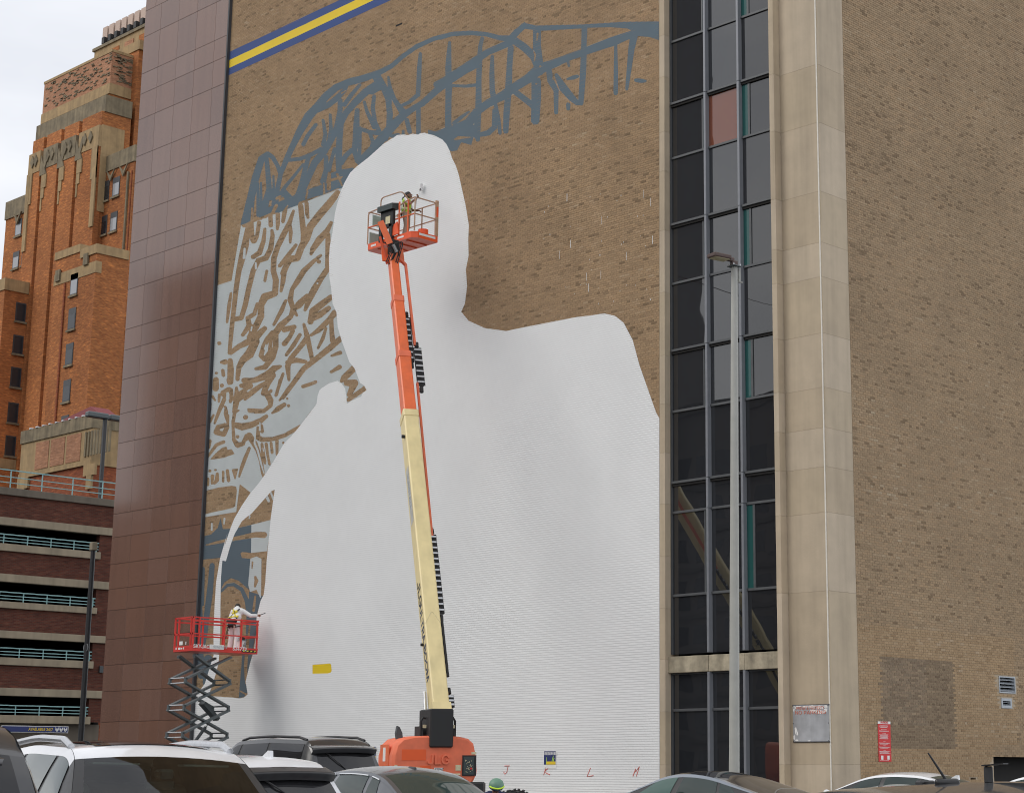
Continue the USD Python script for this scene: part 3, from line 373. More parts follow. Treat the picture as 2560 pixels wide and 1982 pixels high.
gone = hole(*lou) | hole(*lou2) | ((A[:, 1] > dy0) & (zc < dz1) & (A[:, 0] < 52))
vent = [at_x(2426, 1943, XB), at_x(2440, 1950, XB)]; gone |= hole(*vent, m=.0)
single = (yc > y_b0) & (zc > 2.55) & (zc < 6.6) & (yc < p1[1] + .1) & is_patch & ~gone
idx = np.nonzero(single)[0]; idx = idx[np.argsort(yc[idx])][:290]; single[:] = False; single[idx] = True
dep = .008 + rng.uniform(-.002, .002, len(A))
def bmesh(sel):
    v, f = brick_faces(A[sel, 0], A[sel, 1], A[sel, 2], 0, .0577, dep[sel]); return np.stack([XB + v[:, 1], v[:, 0], v[:, 2]], 1), f
for nm, sel, lab in (('end_brick', ~is_patch & ~is_pale, 'brown tan bricks of the end wall'), ('pale_brick', is_pale, 'paler tan bricks low on the end wall'), ('patch_brick', is_patch & ~single, 'rest of the darker brick infill')):
    obj('brick_field', bmesh(sel & ~gone), nm, ob, kind='stuff', label=lab, tone=np.repeat(tones(A[sel & ~gone], rng), 8))
for j, c in enumerate([(.19, .135, .085), (.235, .17, .11), (.265, .19, .12), (.21, .155, .10), (.30, .22, .14)]): mat(f'brick_tone_{j}', c, .88, var=.14, scale=16)
for q in idx:
    one = np.zeros(len(A), bool); one[q] = True
    j = int(rng.choice(5, p=[.2, .3, .25, .2, .05])); obj('brick', bmesh(one), f'brick_tone_{j}', ob)
wallp = sbox(YC + 1.19, 0, 62, H).difference(sbox(dy0, -1, 51, dz1)).difference(sbox(lou[0][1], lou[1][2], lou[1][1], lou[0][2])).difference(sbox(lou2[0][1], lou2[1][2], lou2[1][1], lou2[0][2])).difference(sbox(vent[0][1], vent[1][2], vent[1][1], vent[0][2]))
obj('wall', MB().prism(list(wallp.exterior.coords), 'x', XB - .6, XB) if not wallp.interiors else trimesh.Trimesh(*(lambda m: (np.stack([np.array(m.vertices)[:, 2] + XB - .6, np.array(m.vertices)[:, 0], np.array(m.vertices)[:, 1]], 1), m.faces))(trimesh.creation.extrude_polygon(wallp, .6, engine='earcut')), process=False), 'mortar', ob)
# doorway in the end wall
obj('door', MB().box(XB - .55, XB - .5, dy0 + .02, 50, 0, dz1 - .02), 'garage_dark', ob, label='dark recessed doorway at the right')
obj('reveal', MB().box(XB - .6, XB - .001, dy0 - .06, dy0, 0, dz1).box(XB - .6, XB - .001, dy0 - .06, 50, dz1, dz1 + .05), 'mortar', ob)

# ------------------------------------------------------------------ the mural
mu = thing('mural', 'unfinished mural of a huge white figure over a grey patterned ground and slate bridge', 'mural', ((XL + XM) / 2, YM, 0))
def painted_layer(name, poly, m, lab=None, front=.0108, joints=None):
    g = MB(); kmax = int(poly.bounds[3] / CRS) + 1; k0 = int(poly.bounds[1] / CRS)
    x0, x1 = poly.bounds[0] - 1, poly.bounds[2] + 1
    parts = shapely.intersection(np.array([sbox(x0, k * CRS, x1, k * CRS + .0600) for k in range(k0, kmax + 1)]), poly)
    def put(gm, y):
        for q in getattr(gm, 'geoms', [gm]):
            if q.geom_type != 'Polygon' or q.area < 1e-5: continue
            try: vv, ff = trimesh.creation.triangulate_polygon(q, engine='earcut')
            except Exception: continue
            vv = np.asarray(vv); ff = np.asarray(ff)
            if not len(ff): continue
            e1 = vv[ff[:, 1]] - vv[ff[:, 0]]; e2 = vv[ff[:, 2]] - vv[ff[:, 0]]; cr = e1[:, 0] * e2[:, 1] - e1[:, 1] * e2[:, 0]
            ff = np.where((cr < 0)[:, None], ff[:, ::-1], ff)
            g.add(np.stack([vv[:, 0], np.full(len(vv), y), vv[:, 1]], 1), ff)
    for p in parts: put(p, YM - front)
    if joints is None: put(poly, YM - .0015)
    else:
        a = obj(name, g, m, mu, label=lab); g = MB(); put(poly, YM - .0015); return obj('joints', g, joints, a)
    return obj(name, g, m, mu, label=lab)
painted_layer('figure', MP['white'], 'mural_white', 'flat white silhouette of a standing figure', joints='joint_white')
painted_layer('pattern', MP['grey'], 'mural_grey', 'pale grey ground cut by bare brick strokes')
painted_layer('bridge', MP['slate'], 'mural_slate', 'slate blue branching lines like a bridge arch')
painted_layer('gateway', MP['slate_low'], 'mural_slate_dark', 'dark slate archway at the lower left')
painted_layer('stripe', MP['blue_a'], 'mural_blue', 'upper blue stripe at the top left')
painted_layer('stripe', MP['yellow'], 'mural_yellow', 'yellow stripe at the top left')
painted_layer('stripe', MP['blue_b'], 'mural_blue', 'lower blue stripe at the top left')
painted_layer('colour_patch', MP['patch'], 'patch_yellow', 'small yellow test patch on the white paint')
LET = {'J': [[(0.15, 1), (1, 1.02)], [(.75, 1), (.55, .25), (.25, .02), (.05, .2), (.1, .35)]], 'K': [[(.45, 1.05), (.05, .05)], [(.8, .9), (.2, .5), (.55, .25), (1.05, .1)]],
       'L': [[(.55, 1.02), (.05, .05), (.75, .12), (1.0, .18)]], 'M': [[(.5, .8), (.1, 0)], [(.45, .85), (.5, .5), (1.05, 1.1), (.6, .0)]]}
for ch, (px, py) in {'J': (1269, 1924), 'K': (1369, 1927), 'L': (1478, 1930), 'M': (1592, 1928)}.items():
    c = at_y(px, py, YM); g = MB()
    for s in LET[ch]: g.tube([(c[0] - .16 + .26 * a, YM - .014, c[2] - .12 + .24 * b) for a, b in s], .011, 5)
    obj('red_letter', g, 'mural_red', mu, label=f'hand written red letter {ch} low on the white')
# drips and small marks on bare brick
g = MB(); r2 = np.random.default_rng(5)
for k in range(46):
    px, py = r2.uniform(1360, 1645), r2.uniform(470, 770); c = at_y(px, py, YM); L = r2.choice([.02, .03, .05, .25]); g.box(c[0], c[0] + r2.uniform(.008, .02), YM - .0135, YM - .012, c[2] - L, c[2])
obj('paint_drip', g, 'mural_white', mu, kind='stuff', label='small white paint drips on the bare brick')
obj('crack', MB().box(*sum([[at_y(990, 66, YM)[0], at_y(1006, 60, YM)[0]], [YM - .012, YM - .005]], []), at_y(995, 66, YM)[2], at_y(995, 66, YM)[2] + .06), 'garage_dark', ob, label='short dark slot in the bare brick near the top')
# parking plates on the painted wall
def reserved(px, py, lab):
    c = at_y(px, py, YM); w, h = .50, .50; x0, z0 = c[0] - w / 2, c[2] - h / 2; y = YM - .016
    s = thing('reserved_sign', lab, 'sign', (c[0], YM, c[2]), group=None)
    obj('plate', MB().box(x0, x0 + w, y - .006, y, z0, z0 + h), 'sticker_white', s)
    obj('field', MB().box(x0 + .01, x0 + w - .01, y - .009, y - .0065, z0 + .11, z0 + h - .01), 'sign_navy', s)
    obj('band', MB().box(x0 + .12, x0 + w - .012, y - .012, y - .0095, z0 + .115, z0 + .2), 'sign_yellow', s)
    obj('lettering', text_on('RESERVED', .075, (x0 + .03, y - .0095, z0 + .385), (1, 0, 0), (0, 0, 1)), 'sticker_white', s)
    obj('mark', MB().box(x0 + .10, x0 + .115, y - .012, y - .0095, z0 + .12, z0 + .32).bar((x0 + .34, y - .0105, z0 + .2), (x0 + .4, y - .0105, z0 + .36), .003, .02).bar((x0 + .39, y - .0105, z0 + .2), (x0 + .43, y - .0105, z0 + .3), .003, .02), 'hi_vis', s)
reserved(1376, 1898, 'blue and yellow reserved plate alone on white paint above the red K')
reserved(929, 1885, 'blue and yellow reserved plate half hidden between black wagon and orange lift')

# ------------------------------------------------------------------ glazed bay and limestone
def stones(name, x0, x1, y0, y1, joints, k0=0, lab=None):
    for i, (a, b) in enumerate(zip(joints[:-1], joints[1:])):
        obj(name, MB().cbox(x0, x1, y0, y1, a + .0012, b - .0012, .003), f'limestone_{(i * 7 + k0 * 3) % 4}', ob)
Jl = [0, 1.55, 2.95, 4.36, 5.75, 7.2, 8.65, 10.1, 11.5, 12.9, 14.75, 16.6, 18.4, 19.6, 21.3, 22.6, 24.2, 25.9, 27.5, 29.2, 31.5]
stones('stone', XM + .005, XG0, YM - .002, YM + .55, Jl, 0)
zB = [0] + sorted(at_y(2015, y, YC)[2] for y in (1910, 1480, 1285, 1172, 1075, 975, 840, 700, 614, 487, 315, 170)) + [24.3, 26.3, 28.5, 31.5]
stones('stone', XG1, XG1 + .17, YM - .002, YC + .3, zB, 1)                       # fin beside the glass
stones('stone', XG1 + .173, XB - .045, YC, YC + .5, zB, 2)                      # wide recessed face
obj('joint', MB().box(XB - .06, XB - .03, YC - .004, YC + .02, 0, H), 'caulk', ob, label='pale caulk line down the limestone corner')
stones('stone', XB - .42, XB + .004, YC + .02, YC + 1.188, zB, 0)               # return on the end wall
obj('back_wall', MB().box(XG0, XG1 + .1, YG + .4, YG + .6, 0, H), 'garage_dark', ob)
MX = [XG0] + [at_y(1759, 700, YG - .1)[0], at_y(1842, 250, YG - .1)[0]] + [XG1]
MX[1] = at_y(1763, 263, YG - .12)[0]; MX[2] = at_y(1846.5, 263, YG - .12)[0]
zz_main = [27.95, 24.2, 20.47, 16.78, 13.04, 9.25]; rows = [31.4, 29.5, 27.95, 26.1, 24.2, 22.42, 20.47, 18.80, 16.78, 15.02, 13.04, 11.28, 9.25, 8.41, 6.10, 4.46]
teal_rows = {(24.2, 22.42), (20.47, 18.80), (16.78, 15.02), (13.04, 11.28), (8.41, 6.10)}
for i in (1, 2):
    x = MX[i]
    for a, b in zip([4.50, 8.42, 9.26, 13.05, 16.79, 20.48, 24.2], [8.41, 9.25, 13.04, 16.78, 20.47, 24.19, 31.4]):
        obj('mullion', MB().cbox(x - .04, x + .04, YG - .16, YG + .03, a, b, .006), 'mullion', ob)
    obj('mullion', MB().cbox(x - .04, x + .04, YG - .16, YG + .03, 0, 3.98, .006), 'mullion', ob)
obj('frame', MB().box(XG0 + .003, XG0 + .05, YG - .06, YG + .03, 0, 3.98).box(XG0 + .003, XG0 + .05, YG - .06, YG + .03, 4.5, 31.4), 'transom', ob)
rg = np.random.default_rng(8)
for a, b in list(zip(rows[:-1], rows[1:])) + [(3.98, 2.99), (2.99, 0.0)]:
    for k in range(3):
        x0, x1 = MX[k] + (.05 if k == 0 else .04), MX[k + 1] - (.04 if k < 2 else 0); main = a in zz_main
        obj('transom', MB().cbox(x0, x1, YG - (.10 if main else .05), YG + .02, a - .035, a + .035, .006), 'transom', ob)
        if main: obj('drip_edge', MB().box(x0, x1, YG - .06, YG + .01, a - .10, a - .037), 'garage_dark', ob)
        g0, g1 = b + .036, a - (.102 if main else .037); xs = x1
        if (a, b) in teal_rows and k != 1:
            if k == 0:
                xt = x1 - .13; obj('teal_light', MB().box(xt, x1, YG - .012, YG, g0, g1), 'teal_glass', ob); obj('casement_frame', MB().box(xt - .045, xt, YG - .03, YG, g0, g1), 'transom', ob); x1 = xt - .046
            else:
                xt = x0 + .22; obj('teal_light', MB().box(x0, xt, YG - .012, YG, g0, g1), 'teal_glass', ob); obj('casement_frame', MB().box(xt, xt + .07, YG - .03, YG, g0, g1), 'transom', ob); x0 = xt + .071
        t = rg.uniform(-.003, .003, 2); nx, nz = 8, 10
        P = [[(u, YG - .004 + t[0] * (i / nz - .5) + t[1] * (j / nx - .5), w) for j, u in enumerate(np.linspace(x0, x1, nx))] for i, w in enumerate(np.linspace(g0, g1, nz))]
        gm = 'orange_glass' if (k == 1 and a == 20.47) else ('bay_glass_warped' if k < 2 else 'bay_glass')
        obj('pane', MB().grid(np.array(P)[:, ::-1]), gm, ob, smooth=True, label='orange tinted pane of the glazed bay' if gm == 'orange_glass' else None)
for k in range(3):
    x0 = MX[k] if k else XG0 - .05; x1 = MX[k + 1]
    obj('sill', MB().cbox(x0 + .003, x1 - .003, YG - .14 - (.03 if k == 0 else 0), YG + .1, 3.99, 4.43, .008), 'sill_stone', ob)

# old painted board on the limestone
c0, c1 = at_y(1983.5, 1763, YC), at_y(2077, 1852, YC); bx0, bx1, bz1, bz0 = c0[0], c1[0] - .03, c0[2], c1[2]
s = thing('parking_sign', 'weathered grey metal board with flaking red parking words on the limestone', 'sign', ((bx0 + bx1) / 2, YC, bz0))
obj('board', MB().cbox(bx0, bx1, YC - .03, YC - .006, bz0, bz1, .004), 'sign_metal', s)
obj('frame', MB().box(bx0 - .015, bx1 + .015, YC - .026, YC - .004, bz1, bz1 + .018).box(bx0 - .015, bx1 + .015, YC - .026, YC - .004, bz0 - .018, bz0), 'dark_trim', s)
rf = np.random.default_rng(3); g = MB()
def flake(cx, cz, w, h, n=16):
    a = np.linspace(0, 2 * math.pi, n, endpoint=False); r = rf.uniform(.6, 1.1, n); g.prism([(cx + w / 2 * q * math.cos(t), cz + h / 2 * q * math.sin(t)) for t, q in zip(a, r)], 'y', YC - .0325, YC - .0302)
W, Hh = bx1 - bx0, bz1 - bz0
for cx, cz, w, h in ((.05, .95, .12, .09), (.16, .97, .2, .05), (.36, .96, .2, .06), (.55, .95, .26, .1), (.75, .92, .24, .12), (.92, .95, .14, .08), (.6, .83, .3, .1), (.8, .8, .25, .1), (.92, .85, .12, .12), (.08, .32, .07, .22), (.12, .22, .06, .12), (.03, .12, .05, .16), (.1, .04, .1, .05), (.45, .02, .1, .03), (.03, .9, .06, .14)):
    flake(bx0 + cx * W, bz0 + cz * Hh, w * W, h * Hh)
obj('flaking_paint', g, 'flaking_white', s)
def fit(txt, x0, x1, z0, z1):
    m = text_on(txt, .1, (0, 0, 0), (1, 0, 0), (0, 0, 1), False, .003); v = m.vertices.copy(); v[:, 0] = x0 + (v[:, 0] - v[:, 0].min()) / np.ptp(v[:, 0]) * (x1 - x0); v[:, 2] = z0 + (v[:, 2] - v[:, 2].min()) / np.ptp(v[:, 2]) * (z1 - z0); v[:, 1] += YC - .034; return trimesh.Trimesh(v, m.faces, process=False)
obj('lettering', fit('PRIVATE PROPERTY', bx0 + .11 * W, bx0 + .89 * W, bz0 + .875 * Hh, bz0 + .965 * Hh), 'faded_red', s)
obj('lettering', fit('NO PARKING', bx0 + .07 * W, bx0 + .93 * W, bz0 + .75 * Hh, bz0 + .85 * Hh), 'faded_red', s)
for a in (.01, .99):
    for b in (.02, .5, .98): obj('bolt', cyl((bx0 + a * W, YC - .036, bz0 + b * Hh), (bx0 + a * W, YC - .02, bz0 + b * Hh), .014, 6), 'dark_trim', s)
# red notice on the end wall
c0, c1 = at_x(2193, 1802, XB), at_x(2227, 1903, XB)
s = thing('tow_sign', 'tall narrow red notice with white print on the tan end wall', 'sign', (XB, (c0[1] + c1[1]) / 2, c1[2]))
y0, y1, z1, z0 = c0[1], c1[1], c0[2], c1[2]; Hs = z1 - z0; X = XB + .012
obj('plate', MB().box(X, X + .008, y0, y1, z0, z1 - .06 * Hs), 'sign_red', s); obj('header', MB().box(X, X + .009, y0, y1, z1 - .062 * Hs, z1), 'sticker_white', s)
obj('lettering', text_on('WARNING', .05, (X + .01, y0 + .11, z1 - .05 * Hs), (0, 1, 0), (0, 0, 1), True, .002), 'sign_red', s)
g = MB()
for b, n, w in ((.90, 1, .7), (.87, 3, .8), (.79, 1, .5), (.76, 2, .86), (.70, 1, .3), (.665, 8, .8), (.49, 1, .2), (.46, 3, .9), (.39, 1, .2), (.36, 3, .9), (.28, 1, .2), (.255, 5, .9), (.02, 1, .8)):
    for k in range(n):
        ww = w * (1 - .12 * (k % 3)) * (y1 - y0); yc_ = (y0 + y1) / 2; zt = z0 + (b - .0145 * k) * Hs
        for q in range(int(ww / .05)): g.box(X + .0085, X + .0105, yc_ - ww / 2 + q * .05, yc_ - ww / 2 + q * .05 + .036, zt, zt + .008 * Hs)
g.box(X + .0085, X + .0105, y0 + .18 * (y1 - y0), y0 + .36 * (y1 - y0), z0 + .05 * Hs, z0 + .15 * Hs).box(X + .0085, X + .0105, y0 + .68 * (y1 - y0), y0 + .86 * (y1 - y0), z0 + .05 * Hs, z0 + .15 * Hs)
obj('print', g, 'sticker_white', s, kind='stuff')
# louvred vents
def louver(a, b, n, lab, fr):
    s = thing('wall_vent', lab, 'vent', (XB, (a[1] + b[1]) / 2, b[2])); y0, y1, z1, z0 = a[1], b[1], a[2], b[2]
    obj('frame', MB().box(XB - .1, XB + .02, y0, y0 + fr, z0, z1).box(XB - .1, XB + .02, y1 - fr, y1, z0, z1).box(XB - .1, XB + .02, y0 + fr, y1 - fr, z1 - fr, z1).box(XB - .1, XB + .02, y0 + fr, y1 - fr, z0, z0 + fr), 'louver_grey', s)
    obj('back', MB().box(XB - .14, XB - .11, y0, y1, z0, z1), 'garage_dark', s)
    for k in range(n):
        zc_ = z0 + fr + (z1 - z0 - 2 * fr) * (k + .45) / n; d = (z1 - z0 - 2 * fr) / n
        P = [(XB - .09, zc_ + d * .42), (XB + .012, zc_ - d * .2), (XB + .012, zc_ - d * .27), (XB - .09, zc_ + d * .35)]
        obj('blade', MB().prism([(p[0], p[1]) for p in P], 'y', y0 + fr, y1 - fr), 'louver_grey', s)
louver(*lou, 4, 'large grey louvred vent with four blades on the end wall', .035); louver(*lou2, 2, 'small grey vent below the large louvre on the end wall', .075)
# ------------------------------------------------------------------ granite clad block left of the mural
XGR0, XGR1, YGR = -62.62, -56.60, YM - .12
gb = thing('granite_building', 'block clad in polished brown granite panels left of the mural', 'building', (XGR0, YGR, 0))
obj('core', MB().box(XGR0 + .03, XGR1, YGR + .035, YGR + 20, 0, 36.0), 'granite_joint', gb)
obj('corner_trim', MB().box(XGR1, XGR1 + .085, YGR - .012, YGR + .3, 0, 36.0), 'dark_trim', gb)
zl = {}
for key, pts in {'a': ((356.7, 185.6), (567.1, 81.6)), 'b': ((350.7, 299.2), (561.2, 201)), 'c': ((320.8, 724), (537.7, 651.6)), 'd': ((314.7, 824), (533, 758.4))}.items():
    zl[key] = np.mean([at_y(*p, YGR)[2] for p in pts])
zs = sorted({round(float(at_y(360, y, YGR)[2]), 2) for y in (1801, 1723, 1656, 1590, 1517, 1462.5, 1400, 1332, 1272.5)} |
            {round(float(at_y(x, y, YGR)[2]), 2) for x, y in ((293, 1173), (303.5, 1107), (309, 1033), (300, 951), (312, 876), (315, 824), (321, 724), (326, 657), (331, 609), (340, 533), (349, 455), (344, 392), (351, 299.5), (355, 235), (358, 185), (362, 93), (366, 28))})
zs = [-.0, 1.2] + [z for z in zs if z > 1.9] + [33.6, 36.0]
Wd = XGR1 - XGR0
rg = np.random.default_rng(4); kk = 0
for i, (a, b) in enumerate(zip(zs[:-1], zs[1:])):
    hgt = b - a
    if b < 12.2: xs = [0, .25, .5, .75, 1.0] if True else None; xs = np.array([0, .225, .445, .665, .87, 1.0])
    elif hgt > 1.75: xs = np.array([0, .125, .26, .40, .55, .70, .85, 1.0])
    else: xs = np.array([0, .20, .42, .64, .86, 1.0])
    for u, w in zip(xs[:-1], xs[1:]):
        y = YGR + rg.uniform(-.0012, .0012)
        obj('panel', MB().cbox(XGR0 + u * Wd + .005, XGR0 + w * Wd - .005, y, y + .033, a + .006, b - .006, .003), f'granite_{int(rg.integers(4))}', gb); kk += 1
# ------------------------------------------------------------------ parking garage behind
XP = -94.2; GY1 = at_x(281, 1400, XP)[1]; GY0 = 34.0
pg = thing('parking_garage', 'dark red brick parking garage with open decks and teal railings', 'parking garage', (XP, GY1, 0))
zat = lambda y: at_x(0, y, XP)[2]
band = [(1216.5, 1235, 1291.3, 1311.2, 1333.5), (1357, 1375.6, 1433, 1453, 1476), (1502, 1518.7, 1575, 1593.7, 1616.7), (1642, 1661, 1718, 1738, 1760)]
py1 = at_x(249, 1350, XP)[1]
for i, (ct, cb, bb, lb, rl) in enumerate(band):
    z = [zat(q) for q in (ct, cb, bb, lb, rl)]; rz = z[4]
    ce = GY1 if i == 0 else at_x(250.6, 1370, XP)[1]
    obj('coping', MB().cbox(XP - .3, XP + .12, GY0, ce, z[1], z[0], .02), 'garage_concrete_dark' if i == 0 else 'garage_concrete', pg)
    obj('brick_band', MB().box(XP - .3, XP, GY0, GY1, z[2], z[1]), 'garage_brick', pg)
    obj('lintel', MB().cbox(XP - .3, XP + .12, GY0, GY1 + .05, z[3], z[2], .02), 'garage_concrete', pg)
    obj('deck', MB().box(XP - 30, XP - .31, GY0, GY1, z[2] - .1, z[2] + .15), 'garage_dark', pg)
    zt = z[0]                                   # railing above the coping
    top = zt + 1.0 if i == 0 else zt + .52
    ye = GY1 if i == 0 else py1
    r = obj('railing', MB().bar((XP - .05, GY0, top), (XP - .05, ye, top), .06, .06), 'teal_rail', pg)
    for q, fr in enumerate((.62, .30)): obj('rail', MB().bar((XP - .05, GY0, zt + (top - zt) * (fr if i else fr * 1.0)), (XP - .05, ye, zt + (top - zt) * fr), .045, .045), 'teal_rail', r)
    st = 1.19 if i == 0 else .92; y = ye - (.9 if i == 0 else .15)
    while y > GY0: obj('post', MB().bar((XP - .05, y, zt), (XP - .05, y, top), .05, .05, up=(0, 1, 0)), 'teal_rail', r); y -= st * (1.6 if i == 0 else 1.55)
z0, z1 = zat(1786), zat(1806)
obj('coping', MB().cbox(XP - .3, XP + .12, GY0, at_x(226, 1795, XP)[1] - .05, z1, z0, .02), 'garage_concrete', pg)
top = z0 + .52
r = obj('railing', MB().bar((XP - .05, GY0, top), (XP - .05, py1, top), .06, .06), 'teal_rail', pg)
for fr in (.62, .30): obj('rail', MB().bar((XP - .05, GY0, z0 + .52 * fr), (XP - .05, py1, z0 + .52 * fr), .045, .045), 'teal_rail', r)
y = py1 - .15
while y > GY0: obj('post', MB().bar((XP - .05, y, z0), (XP - .05, y, top), .05, .05, up=(0, 1, 0)), 'teal_rail', r); y -= 1.42
obj('pier', MB().box(XP - .35, XP - .004, py1, GY1, zat(1800), zat(1290)), 'garage_brick', pg)
obj('ground_floor', MB().box(XP - .6, XP - .3, GY0, GY1, 0, z1), 'garage_concrete_dark', pg)
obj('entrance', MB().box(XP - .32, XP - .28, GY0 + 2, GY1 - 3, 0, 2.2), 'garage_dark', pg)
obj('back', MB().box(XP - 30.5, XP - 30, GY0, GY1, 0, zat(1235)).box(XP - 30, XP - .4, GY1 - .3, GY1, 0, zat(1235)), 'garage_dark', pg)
obj('wall_box', MB().cbox(XP, XP + .12, at_x(247, 1670, XP)[1], at_x(256, 1670, XP)[1], at_x(250, 1681, XP)[2], at_x(250, 1664, XP)[2], .01), 'machine_dark', pg)
# garage sign
XS = XP + .5; a, b = at_x(30, 1812, XS), at_x(170, 1832, XS)
s = thing('garage_sign', 'long navy sign with yellow words and white chevrons over the garage entrance', 'sign', (XS, (a[1] + b[1]) / 2, b[2]))
zt, zb = at_x(170, 1815, XS)[2], at_x(170, 1831.5, XS)[2]; y0, y1 = at_x(4, 1820, XS)[1], b[1]
obj('plate', MB().box(XS - .1, XS, y0, y1, zb, zt), 'sticker_white', s); obj('field', MB().box(XS - .02, XS + .012, y0 + .03, y1 - .03, zb + .03, zt - .03), 'sign_navy', s)
hh = zt - zb; m = text_on('AVAILABLE 24/7', hh * .42, (XS + .014, at_x(71, 1820, XS)[1], zb + hh * .3), (0, 1, 0), (0, 0, 1)); v_ = m.vertices.copy(); y_0 = v_[:, 1].min(); v_[:, 1] = y_0 + (v_[:, 1] - y_0) * (at_x(132, 1820, XS)[1] - y_0) / np.ptp(v_[:, 1]); m = trimesh.Trimesh(v_, m.faces, process=False); obj('lettering', m, 'sign_yellow', s)
for px in (142, 152.5, 163):
    y = at_x(px, 1822, XS)[1]; g = MB()
    for dz in (.42, .2): g.bar((XS + .02, y - hh * .28, zb + hh * (dz + .38)), (XS + .02, y, zb + hh * dz), hh * .13, .01, up=(1, 0, 0)).bar((XS + .02, y + hh * .28, zb + hh * (dz + .38)), (XS + .02, y, zb + hh * dz), hh * .13, .01, up=(1, 0, 0))
    obj('chevron', g, 'sticker_white', s)
# street lamp with a square head before the garage, twin-head lamp on its roof
d = 78.0; b, tt = at_d(183, 1855, d), at_d(233, 1376, d); base = np.array([tt[0], tt[1], 0]); base = at_d(178, 1900, d); base = np.array([tt[0], tt[1], 0.0])
s = thing('street_lamp', 'slim black lamp post with a small square top before the garage', 'street lamp', base)
obj('pole', MB().tube([base, base + [0, 0, .5], base + [0, 0, tt[2] * .5], base + [0, 0, tt[2]]], [.16, .13, .115, .10], 10), 'black_pole', s, smooth=40)
obj('photocell', MB().cbox(base[0] - .13, base[0] + .13, base[1] - .13, base[1] + .13, tt[2], tt[2] + .36, .03), 'garage_concrete', s)
c = at_d(213, 1618, d); ring_ = arc((base[0], base[1] - .05, c[2]), .17, 0, 2 * math.pi, 16); obj('strap', MB().tube(ring_, .015, 5, False), 'steel', s)
XLp = XP - 4.0; tp = at_x(263, 1046, XLp); bs = at_x(253.5, 1238, XLp)
s = thing('roof_lamp', 'dark twin headed lamp standing on the garage roof', 'street lamp', (tp[0], tp[1], bs[2] - .8))
obj('pole', MB().cbox(tp[0] - .10, tp[0] + .10, tp[1] - .10, tp[1] + .10, bs[2] - .8, tp[2], .02), 'black_pole', s)
for a, b_ in ((-1, .1), (.2, 1.35)): obj('lamp_head', MB().cbox(tp[0] - .25, tp[0] + .25, tp[1] + a * 1.25, tp[1] + b_ * 1.25, tp[2] - .05, tp[2] + .28, .06), 'machine_grey', s)
# ------------------------------------------------------------------ brick tower behind
YT = 80.4
at = lambda x, y, Y=YT: at_y(x, y, Y)
XT = at(267, 238)[0]
tw = thing('brick_tower', 'stepped orange brick tower with grey stone bands and a ribbed metal crown', 'tower', (XT, YT, 0))
xl2 = at(94.4, 327)[0]; z2 = at(267, 238)[2]; zbot = 0
yr2 = at_x(330, 264, XT)[1]
def block(name, x0, x1, y0, y1, z0, z1, m='tower_brick'): return obj(name, MB().box(x0, x1, y0, y1, z0, z1), m, tw)
sh = block('shaft', xl2, XT, YT, yr2, 0, z2 - 1.6)
block('parapet', xl2 - .1, XT + .1, YT - .1, yr2, z2 - 1.6, z2, 'tower_stone_grey')
# piers standing proud of the shaft, grooves between them
gx = [xl2] + [at(x, 420)[0] for x in (117.5, 160, 203.5)] + [XT - .0]
for i in range(4):
    a, b = gx[i] + (.0 if i == 0 else .28), gx[i + 1] - (.28 if i < 3 else 0)
    block('pier', a - .1 * (i == 0), b + .1 * (i == 3), YT - .55, YT - .002, 0, z2 - 5.0)
    block('pier_cap', a - .12 * (i == 0), b + .12 * (i == 3), YT - .6, YT - .003, z2 - 5.0, z2 - 3.0, 'tower_stone' if i % 3 == 0 else 'tower_stone_grey')
    block('pier_head', a, b, YT - .35, YT - .003, z2 - 3.0, z2 - 1.6)
    for q in range(2):
        cx = a + (b - a) * (.35 + .3 * q); obj('ornament', MB().prism([(cx - .35, z2 - 3.9), (cx, z2 - 4.5), (cx + .35, z2 - 3.9), (cx, z2 - 3.3)], 'y', YT - .72, YT - .605), 'tower_stone_grey', tw)
    if i < 3:
        cx = gx[i + 1]; obj('ornament', MB().prism([(cx - .1, z2 - 5.6), (cx + 1.1, z2 - 5.6), (cx + .8, z2 - 5.0), (cx + 1.4, z2 - 3.6), (cx + 1.0, z2 - 3.5), (cx + .5, z2 - 4.6), (cx, z2 - 3.6)], 'y', YT - .68, YT - .56), 'tower_stone_grey', tw)
        for q, (w_, h_) in enumerate(((.25, 3.4), (.55, 2.2), (.85, 1.2))): block('step', cx + .3, cx + .3 + w_, YT - .62 - .02 * q, YT - .56, z2 - 5.7 - h_, z2 - 5.6, 'tower_stone')
for (w_, h_) in ((.45, 7.5), (.8, 3.0)): block('quoin', XT - w_, XT + .16, YT - .66 - .02 * (w_ < .5), YT - .55, z2 - 5.0 - h_, z2 - 5.0, 'tower_stone'); block('quoin', xl2 - .12, xl2 + w_, YT - .66 - .02 * (w_ < .5), YT - .55, z2 - 5.0 - h_, z2 - 5.0, 'tower_stone')
block('quoin', XT - .02, XT + .14, YT - .3, at_x(310, 330, XT)[1], z2 - 5.6, z2 - 2.9, 'tower_stone'); block('quoin', XT - .02, XT + .13, YT - .3, YT + 1.0, z2 - 11, z2 - 5.6, 'tower_stone')
